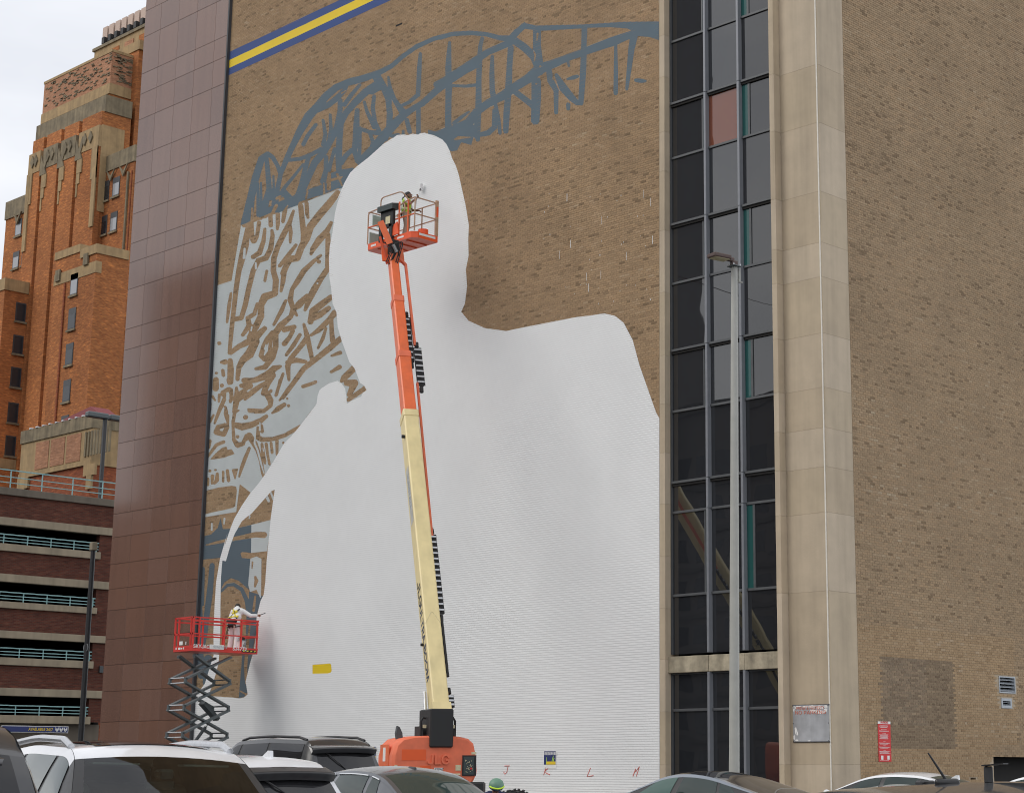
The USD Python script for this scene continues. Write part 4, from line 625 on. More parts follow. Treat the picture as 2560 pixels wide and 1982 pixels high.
# upper block, set back
Y1 = YT + .9; X1 = XT - .0; p = at(281.5, 124, Y1); X1 = p[0]; z1 = p[2]; xl1 = at(114, 201.6, Y1)[0]
yr1 = at_x(333, 132, X1)[1]
block('upper_block', xl1, X1, Y1, yr1 + 6, z2 - 1, z1 - 3.6)
block('frieze', xl1 - .05, X1 + .05, Y1 - .05, yr1 + 6, z1 - 3.3, z1 - .25, 'tower_brick_pale'); block('coping', xl1 - .1, X1 + .1, Y1 - .1, yr1 + 6, z1 - .25, z1, 'tower_stone')
block('band', xl1 - .12, X1 + .12, Y1 - .12, yr1 + 6, z1 - 4.3, z1 - 3.3, 'tower_stone')
rr = np.random.default_rng(9); g = MB()
for k in range(150):
    x, z = rr.uniform(xl1 + .2, X1 - .2), rr.uniform(z1 - 3.1, z1 - .4); g.box(x, x + .42, Y1 - .11, Y1 - .05, z, z + .09)
for k in range(60):
    y, z = rr.uniform(Y1 + .1, yr1), rr.uniform(z1 - 3.1, z1 - .4); g.box(X1 + .05, X1 + .11, y, y + .42, z, z + .09)
obj('relief', g, 'tower_stone_grey', tw, kind='stuff', label='dark projecting bricks scattered over the frieze')
for x in (135, 180, 225):
    xx_ = at(x, 250, Y1)[0]; block('recess', xx_, xx_ + 2.1, Y1 - .06, Y1 - .002, z2 - .9, z1 - 4.35, 'tower_brick_pale'); block('recess_edge', xx_ - .35, xx_, Y1 - .03, Y1 - .001, z2 - .9, z1 - 4.35, 'annex_brick')
# stair turret at the back right and the crown
pz = at_x(357, 120, X1 + 1.0); block('turret', X1 - 3, X1 + 1.0, yr1, yr1 + 5, 0, at_x(340, 122, X1 + 1.0)[2]); block('turret_cap', X1 - 3, X1 + 1.2, yr1 - .1, yr1 + 5, at_x(340, 122, X1 + 1.0)[2], at_x(340, 122, X1 + 1.0)[2] + .9, 'tower_stone')
Y3 = YT + 4; c0, c1 = at(248, 118, Y3), at(252, 69, Y3); x3 = c1[0]
block('crown_base', at(237, 120, Y3)[0], x3 + 22, Y3, Y3 + 10, z1 - 1, c0[2] - .3, 'tower_stone'); block('crown_edge', at(236, 120, Y3)[0] - .1, x3 + 22, Y3 - .15, Y3 + 10, c0[2] - .3, c0[2], 'tower_stone_grey')
for k in range(7):
    x = x3 + 2.2 + 2.5 * k; block('crown_panel', x, x + 1.5, Y3 - .08, Y3 - .002, c0[2] - 3.0, c0[2] - .9, 'tower_brick_pale' if k % 2 else 'tower_brick')
z4 = c1[2]
obj('crown_wall', MB().box(x3 + .3, x3 + 22, Y3 + .5, Y3 + 9, c0[2], z4 - .2), 'machine_dark', tw)
for k in range(19):
    x = x3 + k * 1.12; obj('fin', MB().box(x, x + .82, Y3 + .25, Y3 + .5, c0[2] + .5, z4), 'fin_panel', tw); obj('fin_foot', MB().box(x + .5, x + .95, Y3 - .1, Y3 + .3, c0[2] + .1, c0[2] + .75), 'matt_black', tw)
# windows
def win(px0, px1, py0, py1, Y=None, X=None, blind=True):
    if X is None:
        a, b = at_y(px0, py0, Y), at_y(px1, py1, Y); zt_, zb_ = at_y((px0 + px1) / 2, py0 + 1, Y)[2], at_y((px0 + px1) / 2, py1 - 1, Y)[2]
        x0, x1 = a[0], b[0]; w = obj('window', MB().box(x0, x1, Y - .05, Y + .02, zb_, zt_), 'dark_trim', tw)
        obj('pane', MB().box(x0 + .12, x1 - .08, Y - .062, Y - .052, zb_ + .1, zt_ - .55), 'blind_glass' if blind else 'window_glass', w); obj('sill', MB().box(x0 - .1, x1 + .1, Y - .16, Y - .052, zb_ - .18, zb_ - .004), 'tower_stone_grey', w)
    else:
        a, b = at_x(px0, py0, X), at_x(px1, py1, X); zt_, zb_ = at_x((px0 + px1) / 2, py0, X)[2], at_x((px0 + px1) / 2, py1, X)[2]
        y0, y1 = a[1], b[1]; w = obj('window', MB().box(X - .02, X + .05, y0, y1, zb_, zt_), 'dark_trim', tw)
        obj('pane', MB().box(X + .052, X + .062, y0 + .1, y1 - .1, zb_ + .1, zt_ - .12), 'window_glass', w); obj('sill', MB().box(X + .052, X + .16, y0 - .1, y1 + .1, zb_ - .18, zb_ - .004), 'tower_stone_grey', w)
# left wing
YL = YT + 1.6; a, b = at_y(18.6, 507, YL), at_y(80.7, 480, YL)
block('wing', a[0], xl2 + 1, YL, YL + 10, 0, a[2] - 1.8); block('wing_parapet', a[0] - .1, xl2 - .15, YL - .12, YL + 10, a[2] - 1.8, a[2], 'tower_stone_grey')
for q in range(2): cx = a[0] + 2.6 + 2.0 * q; obj('ornament', MB().prism([(cx - .7, a[2] - 1.6), (cx, a[2] - 2.8), (cx + .7, a[2] - 1.6), (cx, a[2] - 2.2)], 'y', YL - .25, YL - .1), 'tower_stone_grey', tw)
for p0_, p1_, q0, q1, bl in ((41, 53, 548, 590, 1), (63, 75.5, 540, 582, 0), (34.5, 46, 629, 672, 1), (57, 68, 620, 663, 1)): win(p0_, p1_, q0, q1, Y=YL, blind=bool(bl))
# right wing beside the shaft
YR = YT + .4; a = at_y(336, 364, YR); l = at_y(258.7, 397, YR)
XR = at_y(339, 364, YR)[0]
block('wing', l[0], XR, YR, YR + 8, 0, a[2] - 1.5); block('wing_parapet', XT + .17, XR + .1, YR - .1, YR + 8, a[2] - 1.5, a[2], 'tower_stone_grey')
for q in range(2): cx = l[0] + 1.7 + 2.1 * q; obj('ornament', MB().prism([(cx - .7, a[2] - 1.5), (cx, a[2] - 2.6), (cx + .7, a[2] - 1.5), (cx, a[2] - 2.1)], 'y', YR - .22, YR - .1), 'tower_stone_grey', tw)
for p0_, p1_, q0, q1, bl in ((258, 271.5, 453, 503, 0), (284, 298, 443, 491, 1), (252.5, 266, 540, 588, 0), (278, 291.5, 530, 579, 1)): win(p0_, p1_, q0, q1, Y=YR, blind=bool(bl))
obj('downpipe', MB().box(XR - .9, XR - .7, YR - .15, YR - .01, 0, a[2] - 2.3), 'tower_stone_grey', tw); obj('groove', MB().box(XR - .35, XR - .2, YR - .06, YR - .01, 0, a[2] - 2.3), 'annex_brick', tw)
# bay in front
YB = YT - 4.0; a = at_y(244, 610, YB); XBb = a[0]; l = at_y(140.7, 643.6, YB); m_ = at_y(166, 636, YB); sr = at_x(306, 632, XBb)[1]
block('bay', l[0], XBb, YB, max(sr, YB + 3), 0, l[2] - .3); block('bay', m_[0] + 2.4, XBb - .002, YB + .002, max(sr, YB + 3) - .01, l[2] - .3, a[2] - .8)
block('bay_parapet', l[0] - .1, m_[0] + 2.4, YB - .1, YB + 3, l[2] - .3, l[2] + .4, 'tower_stone'); block('bay_parapet', m_[0] + 2.5, XBb + .1, YB - .12, max(sr, YB + 3), a[2] - .8, a[2], 'tower_stone')
block('bay_band', l[0] - .05, XBb + .05, YB - .05, YB + .5, l[2] - 2.6, l[2] - 1.6, 'tower_stone')
for k, x in enumerate((148, 218, 256)):
    q = at_y(x, 690 - .3 * (x - 148) - 20 * (k > 0), YB)
    if k < 2: block('boss', q[0] - .35, q[0] + .35, YB - .2, YB - .05, q[2] - .5, q[2] + .5, 'tower_stone_grey')
for q0, q1, x in ((684, 738, 186), (770, 824, 180.5), (858, 913, 174), (949, 1005, 167.5), (1038, 1090, 162)): win(x - 7, x + 7, q0, q1, Y=YB, blind=q0 < 700)
obj('downpipe', MB().box(at_y(165, 700, YB)[0] - .1, at_y(165, 700, YB)[0] + .1, YB - .12, YB - .01, 0, l[2] - 2.7), 'annex_brick', tw)
# lower block at the far left, its long side turned to the right
q = at_y(87, 709.7, YT); XW = q[0]; cn = at_x(14.5, 695, XW)
block('low_block', XW - 12, XW, cn[1], YT, 0, cn[2] - 1.1); block('low_parapet', XW - 12, XW + .1, cn[1] - .1, YT - .57, cn[2] - 1.1, cn[2], 'tower_stone')
for x, q0, q1 in ((51.5, 757, 804), (44.5, 838, 885), (39, 918, 968), (32, 1006, 1057), (25.5, 1089, 1140)): win(x - 11, x + 11, q0, q1, X=XW)
zb_ = at_x(40, 1150, XW)[2]; block('low_band', XW - 12, XW + .12, cn[1] - .1, YT - .57, zb_ - .9, zb_, 'tower_stone')
# annex below
YA = YT - 11; a, b, c = at_y(60, 1088, YA), at_y(236, 1036.5, YA), None; XA = b[0]; ye = at_x(300, 1044, XA)[1]
an = thing('tower_annex', 'low dark red brick annex with pale stone frieze below the tower', 'building', (XA, YA, 0))
def ab(name, x0, x1, y0, y1, z0, z1, m): return obj(name, MB().box(x0, x1, y0, y1, z0, z1), m, an)
za = b[2]; ab('wall', a[0], XA, YA, max(ye, YA + 2), 0, za - 3.75, 'annex_brick'); ab('frieze', a[0] - .1, XA + .1, YA - .1, max(ye, YA + 2), za - 3.4, za - 1.0, 'tower_stone'); ab('coping', a[0] - .15, XA + .15, YA - .2, max(ye, YA + 2), za - 1.0, za, 'tower_stone_grey')
ab('base_course', a[0] - .12, XA + .12, YA - .18, max(ye, YA + 2), za - 3.75, za - 3.4, 'tower_stone')
xs = [at_y(x, 1110, YA)[0] for x in (92, 129, 168, 208)]
for x0, x1 in zip(xs[:-1], xs[1:]): ab('frieze_panel', x0 + .15, x1 - .15, YA - .14, YA - .101, za - 3.3, za - 1.2, 'tower_brick_pale')
for k in range(9): ab('flute', xs[-1] + .5 + .42 * k, xs[-1] + .7 + .42 * k, YA - .2, YA - .101, za - 3.1, za - 1.25, 'tower_stone_grey')
for x in (65, 229): q = at_y(x, 1160, YA)[0]; ab('bracket', q - .8, q + .8, YA - .2, YA - .002, za - 4.6, za - 3.75, 'tower_stone'); ab('bracket', q - .35, q + .35, YA - .19, YA - .002, za - 5.6, za - 4.6, 'tower_stone')
for k in range(9): x = a[0] + 1.2 + (XA - a[0] - 2) * k / 8.6; obj('flashing', MB().box(x, x + .28, YA - .26, YA + .3, za + .004, za + .09), 'steel', an)
obj('awning', MB().prism([(XA - 8.5, za), (XA + .2, za), (XA - 1.5, za + .9)], 'y', YA + .5, YA + 2), 'lift_maroon', an)
# ------------------------------------------------------------------ blocks across the car park, seen mirrored in the glass and the polished granite
def far(name, lab, x0, x1, y0, y1, h, fl=3.6, cw=3.2):
    f = thing(name, lab, 'building', ((x0 + x1) / 2, y1, 0)); obj('walls', MB().box(x0, x1, y0, y1, -.3, h), 'far_block', f); g = MB(); q = MB()
    for k in range(int(h / fl)):
        for j in range(int((x1 - x0) / cw)): g.box(x0 + j * cw + .5, x0 + (j + 1) * cw - .5, y1 - .1, y1 + .02, k * fl + 1.0, k * fl + 2.9)
        q.box(x0 - .05, x1 + .05, y1 - .05, y1 + .15, k * fl + .05, k * fl + .5)
    obj('windows', g, 'window_glass', f, kind='stuff'); obj('sill_bands', q, 'far_block_trim', f); obj('parapet', MB().box(x0 - .2, x1 + .2, y0 - .2, y1 + .2, h, h + .8), 'far_block_trim', f)
far('street_block', 'long low office block behind the viewer', -230, -20, -64, -44, 32.0)
far('street_tower', 'slim dark tower rising behind the low office block', -137, -107.5, -49, -41, 84.0)
far('street_tower', 'broad dark tower at the far end of the low office block', -189, -165, -49, -41, 58.0)
# ------------------------------------------------------------------ tall grey lamp post before the glazed bay
d = 42.0; tp = at_d(1836, 668, d); bp = at_d(1836, 2040, d); bp[2] = 0.0
s = thing('lamp_post', 'tall pale grey lamp post with one flat bronze head before the glazed bay', 'lamp post', bp)
obj('base', MB().tube([bp, bp + [0, 0, .75]], .3, 16), 'kerb_concrete', s)
obj('pole', MB().tube([bp + [0, 0, .75], (bp + tp) / 2, tp], [.125, .105, .078], 18), 'concrete_pole', s, smooth=40)
obj('cap_plate', MB().cbox(tp[0] - .13, tp[0] + .13, tp[1] - .13, tp[1] + .13, tp[2], tp[2] + .03, .008), 'machine_grey', s)
q = tp.copy(); hd = -RT * .80 + F0 * -.6; hd /= np.linalg.norm(hd)
MU = np.array([hd, np.cross([0, 0, 1], hd), [0, 0, 1]]).T; T = np.eye(4); T[:3, :3] = MU; T[:3, 3] = q
obj('knuckle', MB().cbox(-.07, .10, -.06, .06, .03, .15, .015).cbox(.02, .24, -.05, .05, .12, .22, .02).xf(T), 'lamp_bronze', s)
for x in (-.1, .1):
    for y in (-.1, .1): obj('bolt', cyl(q + MU @ [x, y, .03], q + MU @ [x, y, .065], .014, 6), 'steel', s)
obj('head', MB().cbox(.2, .72, -.16, .16, .13, .23, .02).xf(T), 'lamp_bronze', s); obj('lens', MB().box(.24, .68, -.13, .13, .118, .129).xf(T), 'sticker_cream', s)
obj('bracket', MB().cbox(-.18, -.11, -.03, .03, -.35, -.02, .01).box(-.24, -.11, -.02, .02, -.36, -.33).xf(T), 'concrete_pole', s)
# ------------------------------------------------------------------ boom lift
FPXH = lambda P: (lambda D: CX + FPX * float((P - CAM) @ RT) / D)(float((P - CAM) @ FW))
PYH = lambda P: (lambda D: CY - FPX * float((P - CAM) @ UP) / D)(float((P - CAM) @ FW))
tip = at_d(982, 640, 53.4); piv = at_d(1098, 1768, 46.0); bcen = np.array([piv[0], piv[1], 0.0])
bd = tip - piv; BL = np.linalg.norm(bd); bd /= BL; hh = np.array([bd[0], bd[1], 0]); hh /= np.linalg.norm(hh); br = np.array([hh[1], -hh[0], 0]); bn = np.cross(br, bd)
bl = thing('boom_lift', 'orange and cream telescopic boom lift parked before the white figure', 'boom lift', bcen)
def s_at(py):
    a, b = -2, BL + 3
    for _ in range(50):
        m = (a + b) / 2
        if PYH(piv + bd * m) > py: a = m
        else: b = m
    return a
def BF(s_, u, v): return piv + bd * s_ + br * u + bn * v
def section(name, s0, s1, w, h, m, lab=None):
    P = [[-w/2, -h/2], [w/2, -h/2], [w/2, h/2 - .03], [w/2 - .03, h/2], [-w/2 + .03, h/2], [-w/2, h/2 - .03]]
    v = [BF(s0, *p) for p in P] + [BF(s1, *p) for p in P]; n = 6; f = []
    for k in range(n): k2 = (k + 1) % n; f += [[k, k2, n + k2], [k, n + k2, n + k]]
    f += [[0, k + 1, k] for k in range(1, n - 1)] + [[n, n + k, n + k + 1] for k in range(1, n - 1)]
    return obj(name, (np.array(v), np.array(f)), m, bl, label=lab)
sA, sB, sC, sD = s_at(1052), s_at(901), s_at(761), BL
b0 = section('boom_base', -.25, sA, .42, .50, 'boom_cream', 'cream outer boom section'); section('boom_collar', sA, sA + .22, .445, .525, 'boom_cream')
b1 = section('boom_section', sA + .2, sB, .36, .43, 'boom_orange'); section('boom_collar', sB - .02, sB + .2, .385, .455, 'hood_orange')
b2 = section('boom_section', sB + .18, sC, .315, .38, 'boom_orange'); section('boom_collar', sC - .02, sC + .2, .34, .405, 'hood_orange')
b3 = section('boom_section', sC + .18, sD, .265, .32, 'boom_orange')
obj('boom_foot', MB().mesh(trimesh.convex.convex_hull(np.array([BF(-.55, u, v) for u in (-.24, .24) for v in (-.3, .28)] + [BF(.0, u, v) for u in (-.24, .24) for v in (-.28, .28)]))), 'boom_cream', bl)
# lettering along the left side of the cream section
ux, uz = -bd, None
nl = -br
def on_left(text, h, s_, v, m, bold=True): obj('lettering', text_on(text, h, piv + bd * s_ - br * .2125 + bn * v, -bd, bn, bold, .003), m, b0)
on_left('JLG', .30, s_at(1452), -.16, 'letter_black'); on_left('ULTRA BOOM', .25, s_at(1512), -.14, 'letter_navy', True)
obj('decal', (np.array([BF(s_at(1172), -.2125, -.15), BF(s_at(1308), -.2125, -.15), BF(s_at(1308), -.2125, .15), BF(s_at(1172), -.2125, .15)]), np.array([[0, 2, 1], [0, 3, 2], [0, 1, 2], [0, 2, 3]])), 'sticker_white', b0)
on_left('SUNSTATE', .16, s_at(1186), -.08, 'louver_grey')
wz = s_at(1571); obj('weld_seam', MB().tube([BF(wz, -.2, .252), BF(wz + .35, -.02, .252), BF(wz + .35, .02, .252), BF(wz, .2, .252)], .006, 4), 'sticker_cream', b0)
# hose carriers and rail on the right
def track(s0, s1, u, v, n, wd=.12):
    t = obj('hose_carrier', MB().bar(BF(s0, u, v), BF(s1, u + .02, v), .05, .16, up=br).tube([BF(s0 - .05, u, v), BF(s0 - .22, u, v - .02)], .06, 8).tube([BF(s1 + .05, u, v), BF(s1 + .2, u, v)], .06, 8), 'matt_black', bl)
    for k in range(n): a = s0 + (s1 - s0) * (k + .5) / n; obj('link', MB().bar(BF(a, u - wd * .75, v + .05), BF(a, u + wd * .75, v + .05), .035, .05, up=bd), 'steel', t)
    for e in (-1, 1): obj('track_edge', MB().bar(BF(s0, u + e * wd * .6, v + .02), BF(s1, u + e * wd * .6, v + .02), .02, .07, up=br), 'matt_black', t)
track(s_at(1532), s_at(1335), .30, -.02, 14, .11); track(s_at(962), s_at(868), .44, .0, 7, .14); track(s_at(900), s_at(790), .245, -.05, 8, .07); track(s_at(1765), s_at(1735), .30, -.05, 3, .12)
obj('outer_rail', MB().bar(BF(s_at(1340), .285, .0), BF(s_at(955), .335, .0), .055, .09, up=bn), 'hood_orange', bl)
obj('outer_rail', MB().bar(BF(s_at(862), .385, .0), BF(s_at(660), .37, .0), .07, .09, up=bn).bar(BF(s_at(660), .37, .0), BF(s_at(640), .12, .0), .07, .09, up=bn), 'hood_orange', bl)
obj('hose_tube', MB().tube([BF(s_at(1690), .30, .0), BF(s_at(1540), .30, .0)], .045, 6), 'matt_black', bl)
obj('valve', MB().tube([BF(s_at(1098), -.22, .1), BF(s_at(1098), -.30, .1)], .05, 8), 'matt_black', bl); obj('valve', MB().tube([BF(s_at(1606), -.22, -.1), BF(s_at(1606), -.29, -.1)], .04, 8), 'matt_black', bl)
obj('lift_cylinder', MB().tube([BF(s_at(1775), -.30, -.25), BF(s_at(1722), -.30, -.12)], .04, 8), 'steel', bl)
# mast, ears, hood
ZT = lambda py: float(at_d(1100, py, 46.0)[2])
def loc(u, w, z): return np.array([bcen[0], bcen[1], 0]) + br * u + hh * w + np.array([0, 0, z])
TB = np.eye(4); TB[:3, :3] = np.array([br, hh, [0, 0, 1]]).T; TB[:3, 3] = bcen
u0 = -0.10
obj('mast', MB().cbox(u0 - .29, u0 + .29, -.79, .5, ZT(1868), ZT(1773), .03).xf(TB), 'matt_black', bl)
for e in (-1, 1):
    obj('ear_plate', MB().prism([(-.45, ZT(1845)), (.4, ZT(1845)), (.4, ZT(1815)), (-.35, ZT(1815))], 'x', u0 + e * .40 - .02, u0 + e * .40 + .02).tube([(u0 + e * .31, -.36, ZT(1796)), (u0 + e * .38, -.36, ZT(1794)), (u0 + e * .425, -.36, ZT(1802)), (u0 + e * .43, -.36, ZT(1845))], .028, 8).xf(TB), 'matt_black', bl)
    obj('ear_bolt', MB().box(u0 + e * .36 - .04, u0 + e * .36 + .04, -.48, -.45, ZT(1820), ZT(1812)).xf(TB), 'sticker_cream', bl)
prof = [(-1.06, 1.16), (-1.10, 1.45), (-1.10, 1.75), (-1.03, 2.02), (-.88, 2.16), (-.6, 2.22), (0, 2.235), (.55, 2.215), (.80, 2.165), (.93, 2.05), (1.0, 1.75), (1.03, 1.40), (1.02, 1.30), (.88, 1.02), (-.2, 1.10)]
def hood(ws):
    R_, n = [], len(prof); cz = 1.6
    for w, k in ws: R_.append([(u * k, w, cz + (z - cz) * k) for u, z in prof])
    v = np.array(R_).reshape(-1, 3) - [.19, 0, 0]; f = []
    for i in range(len(ws) - 1):
        for j in range(n): j2 = (j + 1) % n; f += [[i*n+j, i*n+j2, (i+1)*n+j2], [i*n+j, (i+1)*n+j2, (i+1)*n+j]]
    c = len(v); v = np.vstack([v, [(-.19, ws[0][0], cz), (-.19, ws[-1][0], cz)]]); L0 = (len(ws) - 1) * n
    f += [[c, (j + 1) % n, j] for j in range(n)] + [[c + 1, L0 + j, L0 + (j + 1) % n] for j in range(n)]
    return MB().add(v, f)
hd_ = obj('hood', hood([(-.72, .93), (-.66, .985), (-.56, 1.0), (1.0, 1.0), (1.05, .96)]).xf(TB), 'hood_orange', bl, smooth=35)
yf = -.722
def face(u, z): return (u, yf, z)
UZ = lambda px, py: ((px - 1113) / 101.0 / .965, ZT(py))
def plate(name, px0, px1, py0, py1, m, par, d=.006, y=yf):
    a, b = UZ(px0, py1), UZ(px1, py0); return obj(name, MB().box(a[0], b[0], y - d, y, a[1], b[1]).xf(TB), m, par)
plate('repaint', 1010, 1068, 1873, 1900, 'hood_orange_fresh', hd_, .003); plate('repaint', 1054, 1080, 1913, 1921, 'hood_orange_fresh', hd_, .003)
a = UZ(1070, 1909); obj('emblem', text_on('JLG', .22, loc(a[0], yf - .001, a[1]), br, (0, 0, 1), True, .035), 'hood_orange', hd_)
plate('decal', 1088, 1110, 1918, 1925, 'sticker_white', hd_); a = UZ(1088.5, 1925); obj('lettering', text_on('62947', .052, loc(a[0], yf - .007, a[1] + .008), br, (0, 0, 1), True, .003), 'letter_black', hd_)
plate('decal', 1140, 1153, 1911, 1925, 'sticker_cream', hd_); plate('decal', 1112, 1131, 1931, 1935, 'sticker_cream', hd_); plate('decal', 1134, 1152, 1932, 1936, 'sticker_cream', hd_); plate('decal', 1178, 1190, 1879, 1885, 'sticker_cream', hd_); plate('decal', 993, 1000, 1911, 1918, 'sticker_cream', hd_)
cp = plate('control_recess', 1156, 1190, 1887, 1938, 'matt_black', hd_, .02); plate('control_panel', 1159, 1184, 1891, 1935, 'console_grey', cp, .012, yf - .02)
rr = np.random.default_rng(2); g = MB()
for k in range(26):
    px, py = rr.uniform(1161, 1182), rr.uniform(1898, 1932); a = UZ(px, py); g.box(a[0] - .008, a[0] + .008, yf - .042, yf - .032, a[1] - .008, a[1] + .008)
obj('switches', g.xf(TB), 'sticker_cream', cp, kind='stuff'); a = UZ(1177, 1920); obj('stop_button', MB().tube([(a[0], yf - .03, a[1]), (a[0], yf - .06, a[1])], .025, 8).xf(TB), 'sign_red', cp)
# side panel on the left
sd = obj('side_panel', MB().box(-1.303, -1.291, -.35, .75, 1.35, 2.02).xf(TB), 'boom_orange', bl); obj('decal', MB().box(-1.309, -1.3035, .05, .35, 1.62, 1.95).xf(TB), 'sticker_white', sd); obj('decal', MB().box(-1.309, -1.3035, -.25, .15, 1.38, 1.46).xf(TB), 'louver_grey', sd)
obj('exhaust', MB().prism([(-1.08, 2.14), (-.93, 2.17), (-.95, 2.3), (-1.02, 2.44), (-1.07, 2.47), (-1.1, 2.3)], 'y', -.2, .0).xf(TB), 'machine_dark', bl)
a = UZ(1150.5, 1840); obj('beacon', MB().tube([(a[0], .1, 2.2), (a[0], .1, 2.28)], .055, 10).xf(TB), 'matt_black', bl); obj('beacon_lens', MB().tube([(a[0] + .005, .1, 2.28), (a[0] + .015, .1, 2.40), (a[0] + .02, .1, 2.43)], [.045, .042, .02], 10).xf(TB), 'beacon', bl)
# chassis and wheels, its long axis across the view
TC = np.eye(4); TC[:3, :3] = np.array([RT, F0, [0, 0, 1]]).T; TC[:3, 3] = bcen
obj('turntable', MB().tube([(0, .2, .7), (0, .2, 1.1)], .7, 24).xf(TC), 'matt_black', bl)
obj('chassis', MB().cbox(-1.9, 1.9, -.6, .9, .35, .70, .05).xf(TC), 'boom_orange', bl); obj('tool_box', MB().cbox(.52, 1.22, -1.0, -.3, .5, 1.13, .04).xf(TC), 'matt_black', bl)
for x in (-1.85, 1.88):
    for y in (-.95, 1.15):
        w = obj('wheel', MB().tube([(x, y - .04, .46), (x, y + .04, .46)], .26, 18).xf(TC), 'boom_cream', bl); t = MB()
        P = [[(x + r * math.cos(q), y + yy_, .46 + r * math.sin(q)) for q in np.linspace(0, 2 * math.pi, 33)] for r, yy_ in ((.27, -.19), (.40, -.2), (.455, -.17), (.46, 0), (.455, .17), (.40, .2), (.27, .19), (.27, -.19))]
        t.grid(P)
        for k in range(26):
            q = 2 * math.pi * k / 26; c, s_ = math.cos(q), math.sin(q); t.bar((x + .452 * c, y - .18, .46 + .452 * s_), (x + .475 * c, y + .18 * (1 if k % 2 else -.1), .46 + .475 * s_), .06, .035, up=(c, 0, s_))
        obj('tyre', t.xf(TC), 'rubber', w)
# ---- jib and basket
nc = at_d(1035, 591, 53.7); BX1, BY0, BZ = nc[0], nc[1], nc[2]; BX0 = at_y(914.5, 633, BY0)[0]; BY1 = BY0 + .95
FZ = BZ + .20
bk = obj('basket_floor', MB().mesh(trimesh.convex.convex_hull(np.array([(x, y, z) for x, y in ((BX0, BY0 + .1), (BX0 + .1, BY0), (BX1 - .16, BY0), (BX1, BY0 + .16), (BX1, BY1), (BX0, BY1)) for z in (BZ, FZ)]))), 'basket_orange', bl)
for k in range(1, 5): x = BX0 + (BX1 - BX0) * k / 5; obj('floor_rib', MB().box(x - .03, x + .03, BY0 + .12, BY1 - .05, BZ - .03, BZ - .002), 'basket_orange', bk)
a, b = BX1 - .8, BX1 - .5; obj('decal', MB().box(a, b, BY0 - .006, BY0 - .001, BZ + .07, BZ + .13), 'sticker_white', bk); obj('decal', MB().box(BX0 + .25, BX0 + .5, BY0 - .006, BY0 - .001, BZ + .07, BZ + .13), 'sticker_white', bk); obj('decal', MB().box(BX1 + .001, BX1 + .006, BY0 + .2, BY1 - .1, BZ + .09, BZ + .16), 'sticker_white', bk)
TZ = FZ + 1.08; MZ = FZ + .55
def rail(pts, m='rail_pipe', r=.022): return obj('guard_rail', MB().tube(pts, r, 8), m, bl, smooth=40)
def rounded(pts, rad=.14, n=5):
    pts = [np.array(p, float) for p in pts]; out = [pts[0]]
    for a, b, c in zip(pts[:-2], pts[1:-1], pts[2:]):
        p, q = b + (a - b) / np.linalg.norm(a - b) * rad, b + (c - b) / np.linalg.norm(c - b) * rad
        out += [(1 - t) ** 2 * p + 2 * t * (1 - t) * b + t * t * q for t in np.linspace(0, 1, n)]
    return out + [pts[-1]]
xm = BX0 + .95; xn = BX0 + 1.55
rail(rounded([(BX0 + .03, BY0 + .03, FZ), (BX0 + .03, BY0 + .03, TZ), (BX0 + .03, BY1 - .03, TZ), (BX0 + .03, BY1 - .03, FZ)]))
rail(rounded([(BX1 - .03, BY0 + .03, FZ), (BX1 - .03, BY0 + .03, TZ), (BX1 - .03, BY1 - .03, TZ), (BX1 - .03, BY1 - .03, FZ)]))
rail([(BX0 + .03, BY1 - .03, TZ), (BX1 - .03, BY1 - .03, TZ)]); rail([(BX0 + .03, BY1 - .03, MZ), (BX1 - .03, BY1 - .03, MZ)]); rail([(BX0 + .03, BY0 + .03, MZ), (BX1 - .03, BY0 + .03, MZ)], 'boom_orange')
rail(rounded([(BX0 + .03, BY0 + .03, TZ - .04), (xm - .15, BY0 + .03, TZ + .02)], .1)); rail([(xm + .62, BY0 + .03, TZ - .12), (BX1 - .35, BY0 + .03, TZ - .02), (BX1 - .03, BY0 + .03, TZ)])
rail(rounded([(xm - .3, BY0 + .02, FZ + .9), (xm - .3, BY0 + .02, TZ + .32), (xm + .75, BY0 + .02, TZ + .32), (xm + .82, BY0 + .35, TZ - .05)], .16)); rail([(BX0 + .03, BY0 + .03, MZ), (BX0 + .03, BY1 - .03, MZ)]); rail([(BX1 - .03, BY0 + .03, MZ), (BX1 - .03, BY1 - .03, MZ)])
rail(rounded([(BX1 - .55, BY0 + .03, TZ - .1), (BX1 - .5, BY0 + .03, TZ - .35), (BX1 - .95, BY0 + .03, TZ - .42), (xm + .62, BY0 + .03, TZ - .5)], .1))
for x in (xm + .62, BX1 - .35): obj('rail_post', MB().tube([(x, BY0 + .03, FZ), (x, BY0 + .03, TZ)], .028, 8), 'boom_orange', bl)
for x in (BX0 + .8, BX0 + 1.6): obj('rail_post', MB().tube([(x, BY1 - .03, FZ), (x, BY1 - .03, TZ)], .022, 8), 'rail_pipe', bl)
obj('gate_post', MB().cbox(BX1 - .06, BX1 + .0, BY1 - .1, BY1 + .02, FZ, TZ + .08, .01), 'rail_pipe', bl); obj('gate_sticker', MB().box(BX1 + .002, BX1 + .006, BY1 - .08, BY1 - .0, FZ + .62, FZ + .95), 'basket_orange', bl)
obj('mesh_screen', MB().box(BX0 + .02, BX0 + .05, BY0 + .1, BY0 + .55, FZ + .01, FZ + .42), 'screen_green', bl); obj('mesh_screen', MB().box(BX0 + .02, BX0 + .05, BY0 + .2, BY1 - .2, MZ + .12, TZ - .06), 'screen_green', bl)
